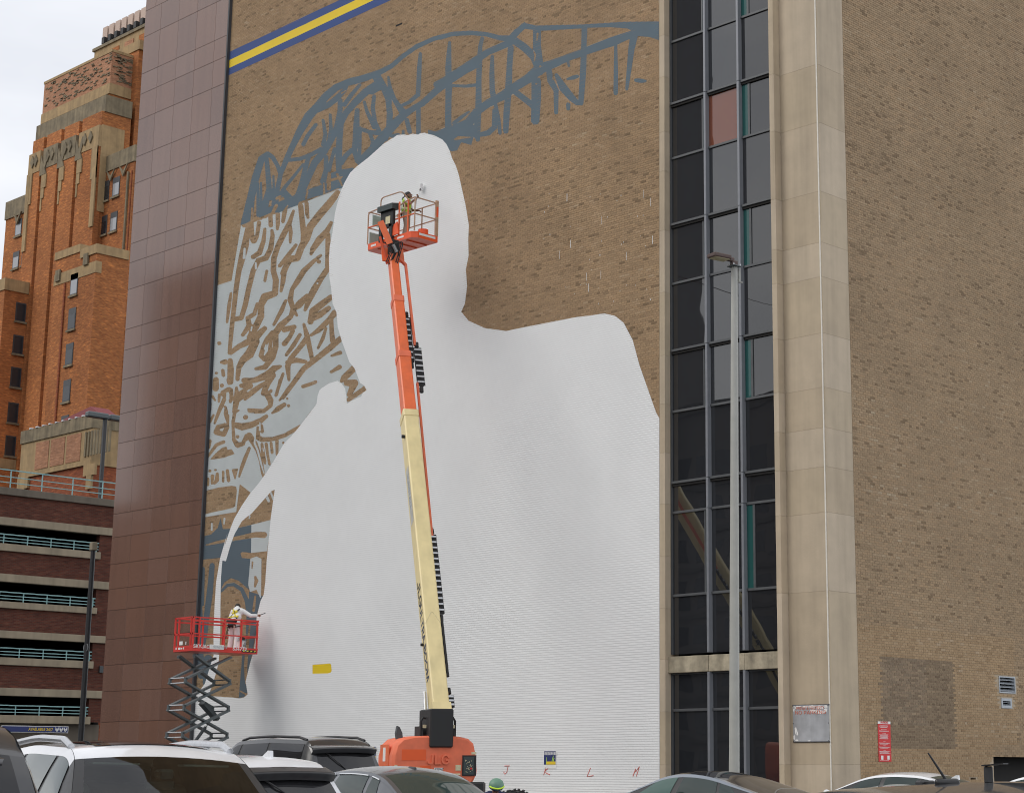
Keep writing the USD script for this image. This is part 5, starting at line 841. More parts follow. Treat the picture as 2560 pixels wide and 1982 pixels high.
cs = obj('console', MB().mesh(trimesh.convex.convex_hull(np.array([(x, y, z) for x in (xm - .22, xm + .52) for y, z in ((BY0 - .18, TZ - .05), (BY0 + .12, TZ + .0), (BY0 + .12, TZ - .2), (BY0 - .18, TZ - .23))]))), 'console_grey', bl)
obj('console_back', MB().cbox(xm - .15, xm + .46, BY0 - .1, BY0 + .02, FZ + .3, TZ - .2, .02), 'matt_black', cs); obj('joystick', MB().tube([(xm + .6, BY0 + .2, TZ - .1), (xm + .64, BY0 + .2, TZ + .06)], .03, 6), 'matt_black', cs); obj('label_plate', MB().box(xm + .12, xm + .34, BY0 - .108, BY0 - .102, FZ + .42, FZ + .66), 'sticker_cream', cs)
obj('tray', MB().tube([(BX1 - .35, BY1 - .3, FZ), (BX1 - .35, BY1 - .3, FZ + .22)], .16, 14), 'basket_orange', bl)
obj('support_bracket', MB().bar((xm - .15, BY0 - .05, FZ - .1), (xm - .15, BY0 - .05, FZ + .5), .12, .1, up=(0, 1, 0)).bar((xm + .35, BY0 - .05, FZ - .1), (xm + .35, BY0 - .05, FZ + .4), .14, .1, up=(0, 1, 0)), 'matt_black', bl)
obj('support_gusset', MB().prism([(xm + .35, FZ), (xm + .72, FZ + .02), (xm + .62, FZ + .42), (xm + .35, FZ + .3)], 'y', BY0 - .06, BY0 - .02), 'basket_orange', bl)
jt = at_d(952, 556, 53.1); jb = at_d(976, 612, 53.1)
obj('jib', MB().bar(jt, jb, .19, .24, up=-F0), 'boom_orange', bl); obj('jib_link', MB().bar(at_d(950, 592, 53.2), at_d(968, 660, 53.3), .07, .1, up=-F0), 'basket_orange', bl); obj('jib_knuckle', MB().cbox(-.14, .14, -.15, .15, -.2, .3, .04).xf((lambda T: (T.__setitem__((slice(0, 3), 3), at_d(984, 625, 53.4)), T)[1])(np.eye(4))), 'matt_black', bl)
g = MB(); rr = np.random.default_rng(6)
for k in range(7):
    a = at_d(958 + 3 * k, 606 + 2 * k, 53.0); b = at_d(986 + 4 * k, 600 + rr.uniform(0, 14), 53.0); c = at_d(966 + 4 * k, 655 + rr.uniform(-10, 15), 53.1); g.tube(rounded([a, b, c], .2, 6), .018, 5)
obj('hose_loop', g, 'matt_black', bl); obj('slave_cylinder', MB().tube([at_d(983, 612, 52.9), at_d(992, 630, 53.0)], .05, 8), 'steel', bl)
obj('tip_bracket', MB().bar(BF(sD - .25, -.17, 0), BF(sD + .3, -.17, .0), .04, .34, up=br).bar(BF(sD - .25, .17, 0), BF(sD + .3, .17, .0), .04, .34, up=br), 'boom_orange', bl)
# ------------------------------------------------------------------ scissor lift
SY1 = 36.75; c = at_y(644, 1635, SY1); SX1, SZ = c[0], c[2]; SY0 = at_x(480, 1631, SX1)[1]; SX0 = at_y(432.5, 1629, SY0)[0]
sl = thing('scissor_lift', 'red railed scissor lift on grey crossed arms beside the granite corner', 'scissor lift', ((SX0 + SX1) / 2, (SY0 + SY1) / 2, 0))
DT = at_x(480, 1612, SX1)[2]; RTZ = at_x(480, 1541, SX1)[2]; RMZ = at_x(480, 1582, SX1)[2]; FLZ = SZ + .1
obj('deck', MB().cbox(SX0, SX1, SY0, SY1, SZ, FLZ, .01), 'lift_red', sl)
tb = obj('toe_board', MB().box(SX1 - .02, SX1, SY0, SY1, FLZ + .001, DT).box(SX0, SX0 + .02, SY0, SY1, FLZ + .001, DT).box(SX0 + .02, SX1 - .02, SY0, SY0 + .02, FLZ + .001, DT).box(SX0 + .02, SX1 - .02, SY1 - .02, SY1, FLZ + .001, DT), 'lift_red', sl)
def rbar(a, b, w=.05): return obj('guard_rail', MB().bar(a, b, w, w), 'lift_red', sl)
for z in (RTZ, RTZ - .12, RMZ): rbar((SX1 - .025, SY0, z), (SX1 - .025, SY1, z), .045); rbar((SX0 + .025, SY0, z), (SX0 + .025, SY1, z), .045)
for z in (RTZ, RMZ): rbar((SX0, SY0 + .025, z), (SX1, SY0 + .025, z)); rbar((SX0, SY1 - .025, z), (SX1, SY1 - .025, z))
ys = [SY0 + .03, SY0 + .25, SY0 + .68 * (SY1 - SY0) * .0 + (at_x(517, 1560, SX0)[1] - SY0) * 0 + .9, at_x(562, 1580, SX1)[1], at_x(604, 1590, SX1)[1], SY1 - .04]
for y in ys[:2] + ys[3:]: obj('rail_post', MB().box(SX1 - .05, SX1 - .002, y - .025, y + .025, DT, RTZ), 'lift_red', sl)
for y in (ys[0], ys[2] + .2, ys[4], ys[5]): obj('rail_post', MB().box(SX0 + .002, SX0 + .05, y - .025, y + .025, DT, RTZ), 'lift_red', sl)
for x in (SX0 + .25, SX1 - .16): obj('gate_post', MB().box(x - .025, x + .025, SY0, SY0 + .05, DT, RTZ), 'lift_red', sl)
def long_text(txt, px, py, h, m): c = at_x(px, py, SX1); obj('lettering', text_on(txt, h, (SX1 + .002, c[1], c[2]), (0, 1, 0), (0, 0, 1), True, .004), m, tb)
long_text('SKYJACK', 482.5, 1618, .115, 'sticker_white'); long_text('SJ4732', 581, 1624.5, .11, 'sticker_white')
a, b = at_x(523.5, 1621.5, SX1), at_x(560, 1613, SX1); p = obj('rental_plate', MB().box(SX1 + .001, SX1 + .007, a[1], b[1], a[2], a[2] + .15), 'sticker_white', tb)
obj('lettering', text_on('SUNSTATE', .075, (SX1 + .008, a[1] + .14, a[2] + .04), (0, 1, 0), (0, 0, 1), True, .003), 'louver_grey', p)
st = obj('hazard_stripe', MB().box(SX1 + .001, SX1 + .005, at_x(604, 1620, SX1)[1], SY1 - .06, SZ + .045, SZ + .13), 'matt_black', tb)
for k in range(4): y = at_x(607 + 9 * k, 1620, SX1)[1]; obj('dash', MB().prism([(y, SZ + .07), (y + .06, SZ + .07), (y + .10, SZ + .11), (y + .04, SZ + .11)], 'x', SX1 + .006, SX1 + .010), 'harness_yellow', st)
for x, z, w, h in ((.35, .22, .2, .12), (.3, .07, .14, .07), (.48, .08, .06, .05), (.6, .075, .05, .07), (.16, .075, .05, .07), (.72, .22, .04, .1)): obj('sticker', MB().box(SX0 + x, SX0 + x + w, SY0 - .006, SY0 - .001, SZ + z, SZ + z + h), 'sticker_white', tb)
ya, yb = at_x(467, 1690, SX1)[1], at_x(577, 1694, SX1)[1]; z_t = SZ - .03; nst = 6; hs = (z_t - .95) / nst * 1.0
ztop = at_x(480, 1631, SX1)[2] - .02; hs = (at_x(466, 1692, SX1)[2] - at_x(460, 1763, SX1)[2]); nst = int((ztop - .7) / hs) + 1; hs = (ztop - .75) / nst
for sx in (SX1 - .09, SX0 + .12):
    for k in range(nst):
        za, zb_ = ztop - k * hs, ztop - (k + 1) * hs; y0_, y1_ = (ya + (.30 if k == 0 else 0), yb - (.02 if k == 0 else 0))
        obj('scissor_arm', MB().bar((sx, y0_, za - .04), (sx, yb, zb_ + .04), .06, .20, up=(1, 0, 0)).bar((sx, y0_, za - .04), (sx, y0_ + .01, za - .12), .06, .12, up=(1, 0, 0)), 'machine_grey', sl) if k == 0 else obj('scissor_arm', MB().bar((sx, ya, za - .06), (sx, yb, zb_ + .06), .06, .20, up=(1, 0, 0)), 'machine_grey', sl)
        obj('scissor_arm', MB().bar((sx + .055, y1_, za - .06), (sx + .055, ya, zb_ + .06), .06, .20, up=(1, 0, 0)), 'machine_grey', sl)
        obj('pivot_pin', MB().tube([(sx + .04, (ya + yb) / 2, (za + zb_) / 2), (sx + .1, (ya + yb) / 2, (za + zb_) / 2)], .03, 8), 'steel', sl)
        if k:
            for y in (ya, yb): obj('knuckle', MB().bar((sx + .03, y, za - .1), (sx + .03, y, za + .1), .09, .07, up=(0, 1, 0)), 'machine_grey', sl)
for k in range(1, nst + 1):
    z = ztop - k * hs
    for y in (ya, yb):
        for dz in (-.08, .08): obj('cross_tube', MB().tube([(SX0 + .12, y, z + dz), (SX1 - .05, y, z + dz)], .024, 8), 'steel' if y == ya else 'machine_dark', sl)
zc = ztop - 2.35 * hs
obj('lift_ram', MB().tube([(SX1 - .35, ya + .25, zc - 1.5 * hs), (SX1 - .35, ya + 1.05, zc - .35 * hs)], .055, 10), 'machine_dark', sl); obj('ram_rod', MB().tube([(SX1 - .35, ya + 1.0, zc - .42 * hs), (SX1 - .35, ya + 1.35, zc + .05 * hs)], .03, 8), 'steel', sl)
obj('centre_beam', MB().bar((SX1 - .4, ya + .9, zc + .55 * hs), (SX1 - .4, yb - .2, zc - .05 * hs), .3, .12), 'machine_dark', sl)
obj('chassis', MB().cbox(SX0, SX1, SY0 + .1, SY1 - .05, .22, .75, .03), 'machine_dark', sl)
for x in (SX0 + .06, SX1 - .06):
    for y in (SY0 + .5, SY1 - .45): w = obj('wheel', MB().tube([(x - .09, y, .2), (x + .09, y, .2)], .2, 18), 'rubber', sl); obj('rim', MB().tube([(x - .095, y, .2), (x + .095, y, .2)], .1, 12), 'steel', w)
bkx, bky = SX1 - .18, at_x(611, 1600, SX1)[1]
s = thing('paint_bucket', 'white paint bucket on the red lift deck beside the painter', 'bucket', (bkx, bky, FLZ)); obj('pail', MB().tube([(bkx, bky, FLZ), (bkx, bky, FLZ + .32)], [.125, .145], 16), 'bucket_white', s, smooth=40); obj('lid_rim', MB().tube([(bkx, bky, FLZ + .32), (bkx, bky, FLZ + .345)], .152, 16), 'louver_grey', s)
obj('handle', MB().tube(arc((bkx, bky, FLZ + .33), .15, .2, math.pi - .2, 8, 'yz'), .006, 5), 'steel', s)
for k in range(1):
    s = thing('spray_can', 'small black tool canister hanging on the red lift rail', 'canister', (SX1 - .1, bky + .02, RMZ - .22)); obj('body', MB().tube([(SX1 - .1, bky + .02, RMZ - .34), (SX1 - .1, bky + .02, RMZ - .05)], .06, 10), 'matt_black', s, smooth=40); obj('nozzle', MB().tube([(SX1 - .1, bky + .02, RMZ - .05), (SX1 - .1, bky - .03, RMZ + .02)], .02, 6), 'matt_black', s)
# ------------------------------------------------------------------ people
def flesh(bones, edge=.035, it=6):
    """bones: (a, ra, b, rb); one smooth continuous surface"""
    P = []
    for a, ra, b, rb in bones:
        S = lambda c, r: manifold3d.Manifold.sphere(r, 20).translate([float(x) for x in c])
        P.append(manifold3d.Manifold.batch_hull([S(a, ra), S(b, rb)]))
    m = manifold3d.Manifold.batch_boolean(P, manifold3d.OpType.Add).refine_to_length(edge).to_mesh()
    t = trimesh.Trimesh(m.vert_properties[:, :3], m.tri_verts, process=True); trimesh.smoothing.filter_taubin(t, iterations=it); return t
def hand_bones(w, d, side, curl=.9, s=1.0):
    """palm, four unequal bent fingers and a thumb leaving the side of the palm; w wrist, d along the hand, side towards the thumb"""
    d = np.array(d, float); d /= np.linalg.norm(d); side = np.array(side, float); side -= d * (side @ d); side /= np.linalg.norm(side); n = np.cross(d, side); B = []
    k = [w + d * .085 * s + side * o * s for o in (.030, .010, -.011, -.030)]
    for q in k: B.append((w + d * .02 * s + (q - w - d * .085 * s) * .6, .017 * s, q, .013 * s))
    for q, L in zip(k, (.072, .080, .074, .058)):
        a = q; dr = d.copy()
        for j, f in enumerate((.45, .32, .23)):
            ang = curl * (j + .6) * .62; dr = d * math.cos(ang) + n * math.sin(ang); b = a + dr * L * f * s; B.append((a, .0095 * s, b, .0085 * s)); a = b
    a = w + d * .03 * s + side * .03 * s; b = a + (d * .6 + side * .75 + n * .3) * .045 * s; c = b + (d * .85 + n * .5) * .032 * s
    B += [(w + d * .02 * s, .017 * s, a, .014 * s), (a, .013 * s, b, .011 * s), (b, .0105 * s, c, .009 * s)]; return B
def head_bones(c, fwd, up, s=1.0):
    """skull, jaw, nose, ears, brow; c head centre"""
    f = np.array(fwd, float); f /= np.linalg.norm(f); u = np.array(up, float); u -= f * (u @ f); u /= np.linalg.norm(u); r = np.cross(f, u); B = [(c + (u * .03 - f * .02) * s, .090 * s, c + (u * .02 + f * .02) * s, .082 * s), (c - u * .02 * s + f * .03 * s, .072 * s, c - u * .085 * s + f * .055 * s, .040 * s)]
    B += [(c + f * .095 * s + u * .01 * s, .012 * s, c + f * .118 * s - u * .03 * s, .014 * s), (c + f * .092 * s - u * .065 * s - r * .02 * s, .012 * s, c + f * .092 * s - u * .065 * s + r * .02 * s, .012 * s)]
    for e in (-1, 1): B += [(c + r * e * .083 * s + u * .015 * s, .018 * s, c + r * e * .083 * s - u * .03 * s, .012 * s), (c + f * .085 * s + r * e * .034 * s + u * .035 * s, .016 * s, c + f * .086 * s + r * e * .02 * s + u * .037 * s, .014 * s)]
    return B, f, u, r
def limb(pts, rs): return [(pts[i], rs[i], pts[i + 1], rs[i + 1]) for i in range(len(pts) - 1)]
def eyes(c, f, u, r, par, s=1.0):
    for e in (-1, 1): g = trimesh.creation.icosphere(1, .013 * s); g.apply_translation(c + f * .093 * s + r * e * .033 * s + u * .008 * s); obj('eye', g, 'hair_black', par)
# --- painter in the basket: back half turned to us, looking up along the pole in the raised right hand
fx, fy = at_y(1012, 612, BY0 + .45)[0], BY0 + .45
P0 = np.array([fx, fy, FZ]); fw = np.array([.82, .57, 0]); fw /= np.linalg.norm(fw); lf = np.array([-fw[1], fw[0], 0]); Z = np.array([0, 0, 1.0])
J = lambda f_, l_, z_: P0 + fw * f_ + lf * l_ + Z * z_
J = lambda f_, l_, z_: P0 + fw * f_ + lf * l_ + Z * (z_ * .925)
p1 = thing('person', 'person in yellow-green safety vest and khaki trousers in the high orange basket', 'person', P0)
hip = J(0, 0, .88); ch = J(.03, 0, 1.28); hc = J(.07, 0, 1.53)
hB, f_, u_, r_ = head_bones(hc, fw * .9 + Z * .42, Z, .98)
rs, re, rw = J(.04, -.175, 1.36), J(.20, -.27, 1.16), J(.40, -.20, 1.37); ls, le, lw = J(.04, .175, 1.36), J(.12, .24, 1.10), J(.34, .16, 1.05)
rk, ra = J(.06, -.11, .46), J(.0, -.12, .08); lk, la = J(.04, .11, .46), J(-.06, .12, .08)
body = hB + limb([J(.03, 0, 1.36), J(.05, 0, 1.45)], [.06, .052]) + [(J(.02, -.09, .92), .11, J(.02, .09, .92), .11), (J(.02, -.07, 1.1), .105, J(.02, .07, 1.1), .105), (J(.03, -.1, 1.3), .1, J(.03, .1, 1.3), .1), (J(.02, 0, .92), .12, J(.03, 0, 1.3), .11)]
for sh, el, wr in ((rs, re, rw), (ls, le, lw)): body += limb([sh, el, wr], [.055, .042, .03])
for h_, k_, a_ in ((J(.02, -.09, .86), rk, ra), (J(.02, .09, .86), lk, la)): body += limb([h_, k_, a_], [.09, .058, .042])
body += hand_bones(rw, (rw - re) * .6 + Z * .2, lf, 1.5) + hand_bones(lw, lw - le, -lf, 1.1)
obj('body', flesh(body, .03), 'skin_brown', p1, smooth=True); eyes(hc, f_, u_, r_, p1)
hair = [(hc - f_ * .03 + u_ * .04, .098, hc + u_ * .055 + f_ * .015, .085), (hc - f_ * .05 - u_ * .02, .085, hc - f_ * .045 - u_ * .05, .06)]
hr = obj('hair', flesh(hair, .03), 'hair_black', p1, smooth=True); obj('bun', flesh([(hc - f_ * .16 - u_ * .0, .05, hc - f_ * .20 - u_ * .02, .042), (hc - f_ * .1, .04, hc - f_ * .17, .045)], .025), 'hair_black', p1, smooth=True)
obj('shirt', flesh([(J(.02, -.08, .96), .118, J(.02, .08, .96), .118), (J(.03, -.105, 1.3), .108, J(.03, .105, 1.3), .108), (J(.02, 0, .96), .125, J(.03, 0, 1.3), .118)] + limb([rs, rs * .35 + re * .65], [.066, .062]) + limb([ls, ls * .35 + le * .65], [.066, .062]), .03), 'shirt_white', p1, smooth=True)
vs = obj('vest', flesh([(J(.02, -.085, .97), .136, J(.02, .085, .97), .136), (J(.03, -.09, 1.31), .126, J(.03, .09, 1.31), .126), (J(.02, 0, .97), .14, J(.03, 0, 1.32), .13)], .03), 'hi_vis', p1, smooth=True)
g = MB()
for zc_ in (1.02,): g.tube([J(.02 + .148 * math.cos(q), .212 * math.sin(q), zc_) for q in np.linspace(0, 2 * math.pi, 24)], .018, 6, False)
for e in (-1, 1): g.tube([J(-.13, .09 * e, 1.0), J(-.115, .09 * e, 1.2), J(-.07, .09 * e, 1.40), J(.05, .09 * e, 1.43)], .017, 6)
obj('reflective_band', g, 'reflective', vs)
tr = [(J(.02, -.085, .90), .122, J(.02, .085, .90), .122)]
for h_, k_, a_ in ((J(.02, -.09, .86), rk, ra), (J(.02, .09, .86), lk, la)): tr += limb([h_, k_, a_], [.105, .078, .07])
obj('trousers', flesh(tr, .03), 'khaki', p1, smooth=True)
obj('belt', MB().tube([J(.02 + .135 * math.cos(q), .205 * math.sin(q), .955) for q in np.linspace(0, 2 * math.pi, 24)], .022, 6, False), 'matt_black', p1); obj('hip_strap', MB().tube([J(-.12, -.06, .93), J(-.13, -.05, .80), J(-.02, .0, .74), J(-.1, .1, .82)], .026, 6), 'matt_black', p1)
for a_ in (ra, la): obj('boot', flesh([(a_ - Z * .03 - fw * .02, .045, a_ - Z * .04 + fw * .14, .038)], .03), 'matt_black', p1, smooth=True)
hx = rw + ((rw - re) / np.linalg.norm(rw - re)) * .07
rt_ = at_y(1052, 468, YM - .12)
po = thing('paint_roller', 'white paint roller on a thin pole held up against the wall', 'paint roller', hx); dr = (rt_ - hx) / np.linalg.norm(rt_ - hx); L_ = np.linalg.norm(rt_ - hx)
obj('pole', MB().tube([hx - dr * .18, hx + dr * L_ * .62], .009, 8), 'steel', po); obj('grip', MB().tube([hx + dr * L_ * .62, hx + dr * L_ * .80], .022, 8), 'matt_black', po); obj('grip', MB().tube([hx - dr * .02, hx + dr * .12], .02, 8), 'matt_black', po)
q = hx + dr * L_ * .80; obj('wire_frame', MB().tube([q, q + dr * .06, rt_ + RT * .06 - Z * .12, rt_ + RT * .06], .007, 6), 'steel', po); obj('roller_sleeve', MB().tube([rt_ - np.array([.03, 0, .10]), rt_ + np.array([.03, 0, .11])], .062, 14), 'coverall_white', po, smooth=40)
J = lambda f_, l_, z_: P0 + fw * f_ + lf * l_ + Z * z_
# --- painter on the red lift: bent over, back to us, white coverall, harness
gx_, gy_ = at_y(508, 1612, 35.75)[0], 35.75
gx_ = (SX0 + SX1) / 2 + .1; gy_ = at_x(588, 1605, gx_)[1] - .1
P0 = np.array([gx_, gy_, FLZ]); fw = np.array([-.45, .89, 0]); fw /= np.linalg.norm(fw); lf = np.array([-fw[1], fw[0], 0])
p2 = thing('person', 'person in white coverall bent over with a black harness on the red lift', 'person', P0)
hc = J(.40, .10, 1.50); hB, f_, u_, r_ = head_bones(hc, fw * .75 - Z * .65 + lf * .1, Z * .75 + fw * .6, 1.0)
rs, re, rw = J(.24, -.20, 1.36), J(.30, -.46, 1.20), J(.52, -.58, 1.22); ls, le, lw = J(.26, .20, 1.34), J(.30, .32, 1.06), J(.48, .30, .96)
rk, ra = J(.07, -.12, .50), J(-.04, -.14, .09); lk, la = J(.10, .11, .50), J(.06, .14, .09)
tor = [(J(.0, -.09, .94), .125, J(.0, .09, .94), .125), (J(.10, -.08, 1.15), .12, J(.10, .08, 1.15), .12), (J(.24, -.12, 1.34), .11, J(.24, .12, 1.34), .11), (J(.0, 0, .94), .13, J(.24, 0, 1.34), .12)]
body = hB + limb([J(.27, .03, 1.40), J(.35, .08, 1.47)], [.065, .058]) + tor
for sh, el, wr in ((rs, re, rw), (ls, le, lw)): body += limb([sh, el, wr], [.058, .045, .032])
for h_, k_, a_ in ((J(0, -.095, .88), rk, ra), (J(0, .095, .88), lk, la)): body += limb([h_, k_, a_], [.095, .062, .045])
body += hand_bones(rw, rw - re, -lf + Z, 1.4) + hand_bones(lw, lw - le, -lf, 1.3)
obj('body', flesh(body, .03), 'skin_light', p2, smooth=True); eyes(hc, f_, u_, r_, p2)
obj('hair', flesh([(hc - f_ * .03 + u_ * .035, .097, hc + u_ * .05 + f_ * .01, .086), (hc - f_ * .05 - u_ * .01, .082, hc - f_ * .045 - u_ * .03, .06)], .03), 'hair_dark', p2, smooth=True)
cv = [(a, ra_ + .018, b, rb_ + .018) for a, ra_, b, rb_ in tor] + limb([J(.27, .03, 1.42), J(.30, .05, 1.46)], [.09, .088])
for sh, el, wr in ((rs, re, rw), (ls, le, lw)): cv += limb([sh, el, wr * .88 + el * .12], [.078, .068, .055])
for h_, k_, a_ in ((J(0, -.095, .88), rk, ra), (J(0, .095, .88), lk, la)): cv += limb([h_, k_, a_], [.118, .092, .08])
obj('coverall', flesh(cv, .03), 'coverall_white', p2, smooth=True)
obj('hood', flesh([(hc - f_ * .02 - u_ * .07, .085, J(.29, .05, 1.43), .09)], .03), 'coverall_white', p2, smooth=True)
bk_ = lambda l_, t: J(.0 + .24 * t - .125, l_, .94 + .40 * t + .07)
hn = obj('harness', MB().tube([bk_(.13, 1.05), bk_(.05, .75), bk_(-.06, .45), bk_(-.15, .2)], .022, 6).tube([bk_(-.13, 1.05), bk_(-.02, .75), bk_(.08, .45), bk_(.15, .2)], .022, 6), 'matt_black', p2)
obj('shoulder_strap', MB().tube([bk_(.10, .98), bk_(.03, .72), bk_(-.08, .40), bk_(-.16, .3)], .03, 6).tube([bk_(-.18, .42), bk_(.0, .36), bk_(.17, .28)], .026, 6), 'harness_yellow', hn)
obj('back_pad', MB().mesh(flesh([(bk_(-.04, .82), .05, bk_(.05, .66), .05)], .03)), 'harness_yellow', hn); obj('ring', MB().tube(arc(bk_(0, .74) - fw * .05, .04, 0, 6.28, 12, 'xz'), .01, 5, False), 'matt_black', hn)
obj('waist_pack', flesh([(J(-.12, -.10, .99), .085, J(-.12, .12, .99), .085), (J(-.13, -.08, .87), .07, J(-.13, .09, .87), .07)], .03), 'matt_black', p2, smooth=True)
for e, k_, h_ in ((-1, rk, J(0, -.095, .88)), (1, lk, J(0, .095, .88))): obj('leg_strap', MB().tube([h_ * .85 + k_ * .15 + np.array([.125 * math.cos(q), .125 * math.sin(q), .03 * math.sin(q)]) for q in np.linspace(0, 6.28, 18)], .018, 6, False), 'matt_black', p2)
obj('lanyard', MB().tube([J(-.16, .1, .85), J(-.2, .16, .55), J(-.14, .2, .4), J(-.1, .16, .62), J(-.15, .05, .82)], .011, 5), 'matt_black', p2)
for a_ in (ra, la): obj('boot', flesh([(a_ - Z * .035 - fw * .03, .048, a_ - Z * .045 + fw * .15, .042)], .03), 'coverall_white', p2, smooth=True)
hq = rw + (rw - re) / np.linalg.norm(rw - re) * .08; b_ = thing('paint_brush', 'dark paint brush in the hand of the bent painter', 'brush', hq); dq = np.array([.25, .8, .35]); dq /= np.linalg.norm(dq)
obj('handle', MB().tube([hq - dq * .08, hq + dq * .14], .013, 8), 'matt_black', b_); obj('bristles', MB().bar(hq + dq * .14, hq + dq * .24, .07, .025), 'machine_dark', b_)
# --- third person, crouched behind the lift's box, only the hat and brow in sight
top = at_d(1241, 1946.5, 40.0); P0 = np.array([top[0], top[1], 0]); zt = top[2]; fw = -F0 * .9 + RT * .25; fw /= np.linalg.norm(fw); lf = np.array([-fw[1], fw[0], 0])
p3 = thing('person', 'person stooping in a green hard hat with bright trim below the red J', 'person', P0); k0 = zt - .16
hc = J(0, 0, k0); hB, f_, u_, r_ = head_bones(hc, fw - Z * .75, Z + fw * .5, 1.12)
hip = J(-.55, 0, .62); rs, ls = J(-.18, -.19, k0 - .18), J(-.18, .19, k0 - .18)
body = hB + limb([J(-.05, 0, k0 - .06), J(-.18, 0, k0 - .15)], [.06, .065]) + [(J(-.2, -.1, k0 - .2), .11, J(-.2, .1, k0 - .2), .11), (J(-.2, 0, k0 - .2), .13, hip, .14), (hip - lf * .09, .12, hip + lf * .09, .12)]
for e, sh in ((-1, rs), (1, ls)): el, wr = sh + fw * .18 - Z * .25, sh + fw * .38 - Z * .38; body += limb([sh, el, wr], [.056, .043, .031]) + hand_bones(wr, wr - el, -lf * e, 1.2)
for e in (-1, 1): h_ = hip + lf * e * .1; k_ = J(-.15, .14 * e, .52); a_ = J(-.38, .13 * e, .09); body += limb([h_, k_, a_], [.1, .065, .045])
obj('body', flesh(body, .03), 'skin_brown', p3, smooth=True); eyes(hc, f_, u_, r_, p3, 1.12)
obj('jacket', flesh([(J(-.2, -.11, k0 - .21), .125, J(-.2, .11, k0 - .21), .125), (J(-.2, 0, k0 - .22), .145, hip, .155)] + sum([limb([sh, sh + fw * .18 - Z * .25, sh + fw * .36 - Z * .37], [.07, .06, .048]) for sh in (rs, ls)], []), .03), 'hat_navy', p3, smooth=True)
tr = [(hip - lf * .09, .135, hip + lf * .09, .135)]
for e in (-1, 1): tr += limb([hip + lf * e * .1, J(-.15, .14 * e, .52), J(-.38, .13 * e, .1)], [.118, .085, .068])
obj('trousers', flesh(tr, .03), 'khaki', p3, smooth=True)
for e in (-1, 1): a_ = J(-.38, .13 * e, .09); obj('boot', flesh([(a_ - Z * .035 - fw * .03, .05, a_ - Z * .045 + fw * .15, .042)], .03), 'matt_black', p3, smooth=True)
hat = trimesh.creation.icosphere(3, .163); v = np.array(hat.vertices); v[:, 2] *= .92; v = v[:]; hat = trimesh.intersections.slice_mesh_plane(trimesh.Trimesh(v, hat.faces), [0, 0, 1], [0, 0, -.005], cap=True)
Tm = np.eye(4); Tm[:3, :3] = np.array([np.cross(u_, f_) * -1, f_, u_]).T
hcen = hc + u_ * .03 - f_ * .01; hv = np.array(hat.vertices) @ Tm[:3, :3].T + hcen; hat_p = obj('hard_hat', trimesh.Trimesh(hv, hat.faces, process=False), 'hat_green', p3, smooth=50)
ringp = [hcen + Tm[:3, :3] @ np.array([.168 * math.cos(q), .168 * math.sin(q), .012 + .028 * math.sin(q)]) for q in np.linspace(.12 * math.pi, .88 * math.pi, 22)]
obj('trim', MB().tube(ringp, .016, 8), 'hat_trim', hat_p); obj('sweat_band', MB().tube([hcen + Tm[:3, :3] @ np.array([.138 * math.cos(q), .138 * math.sin(q), -.018]) for q in np.linspace(.0, math.pi, 20)], .026, 8), 'hat_navy', hat_p)
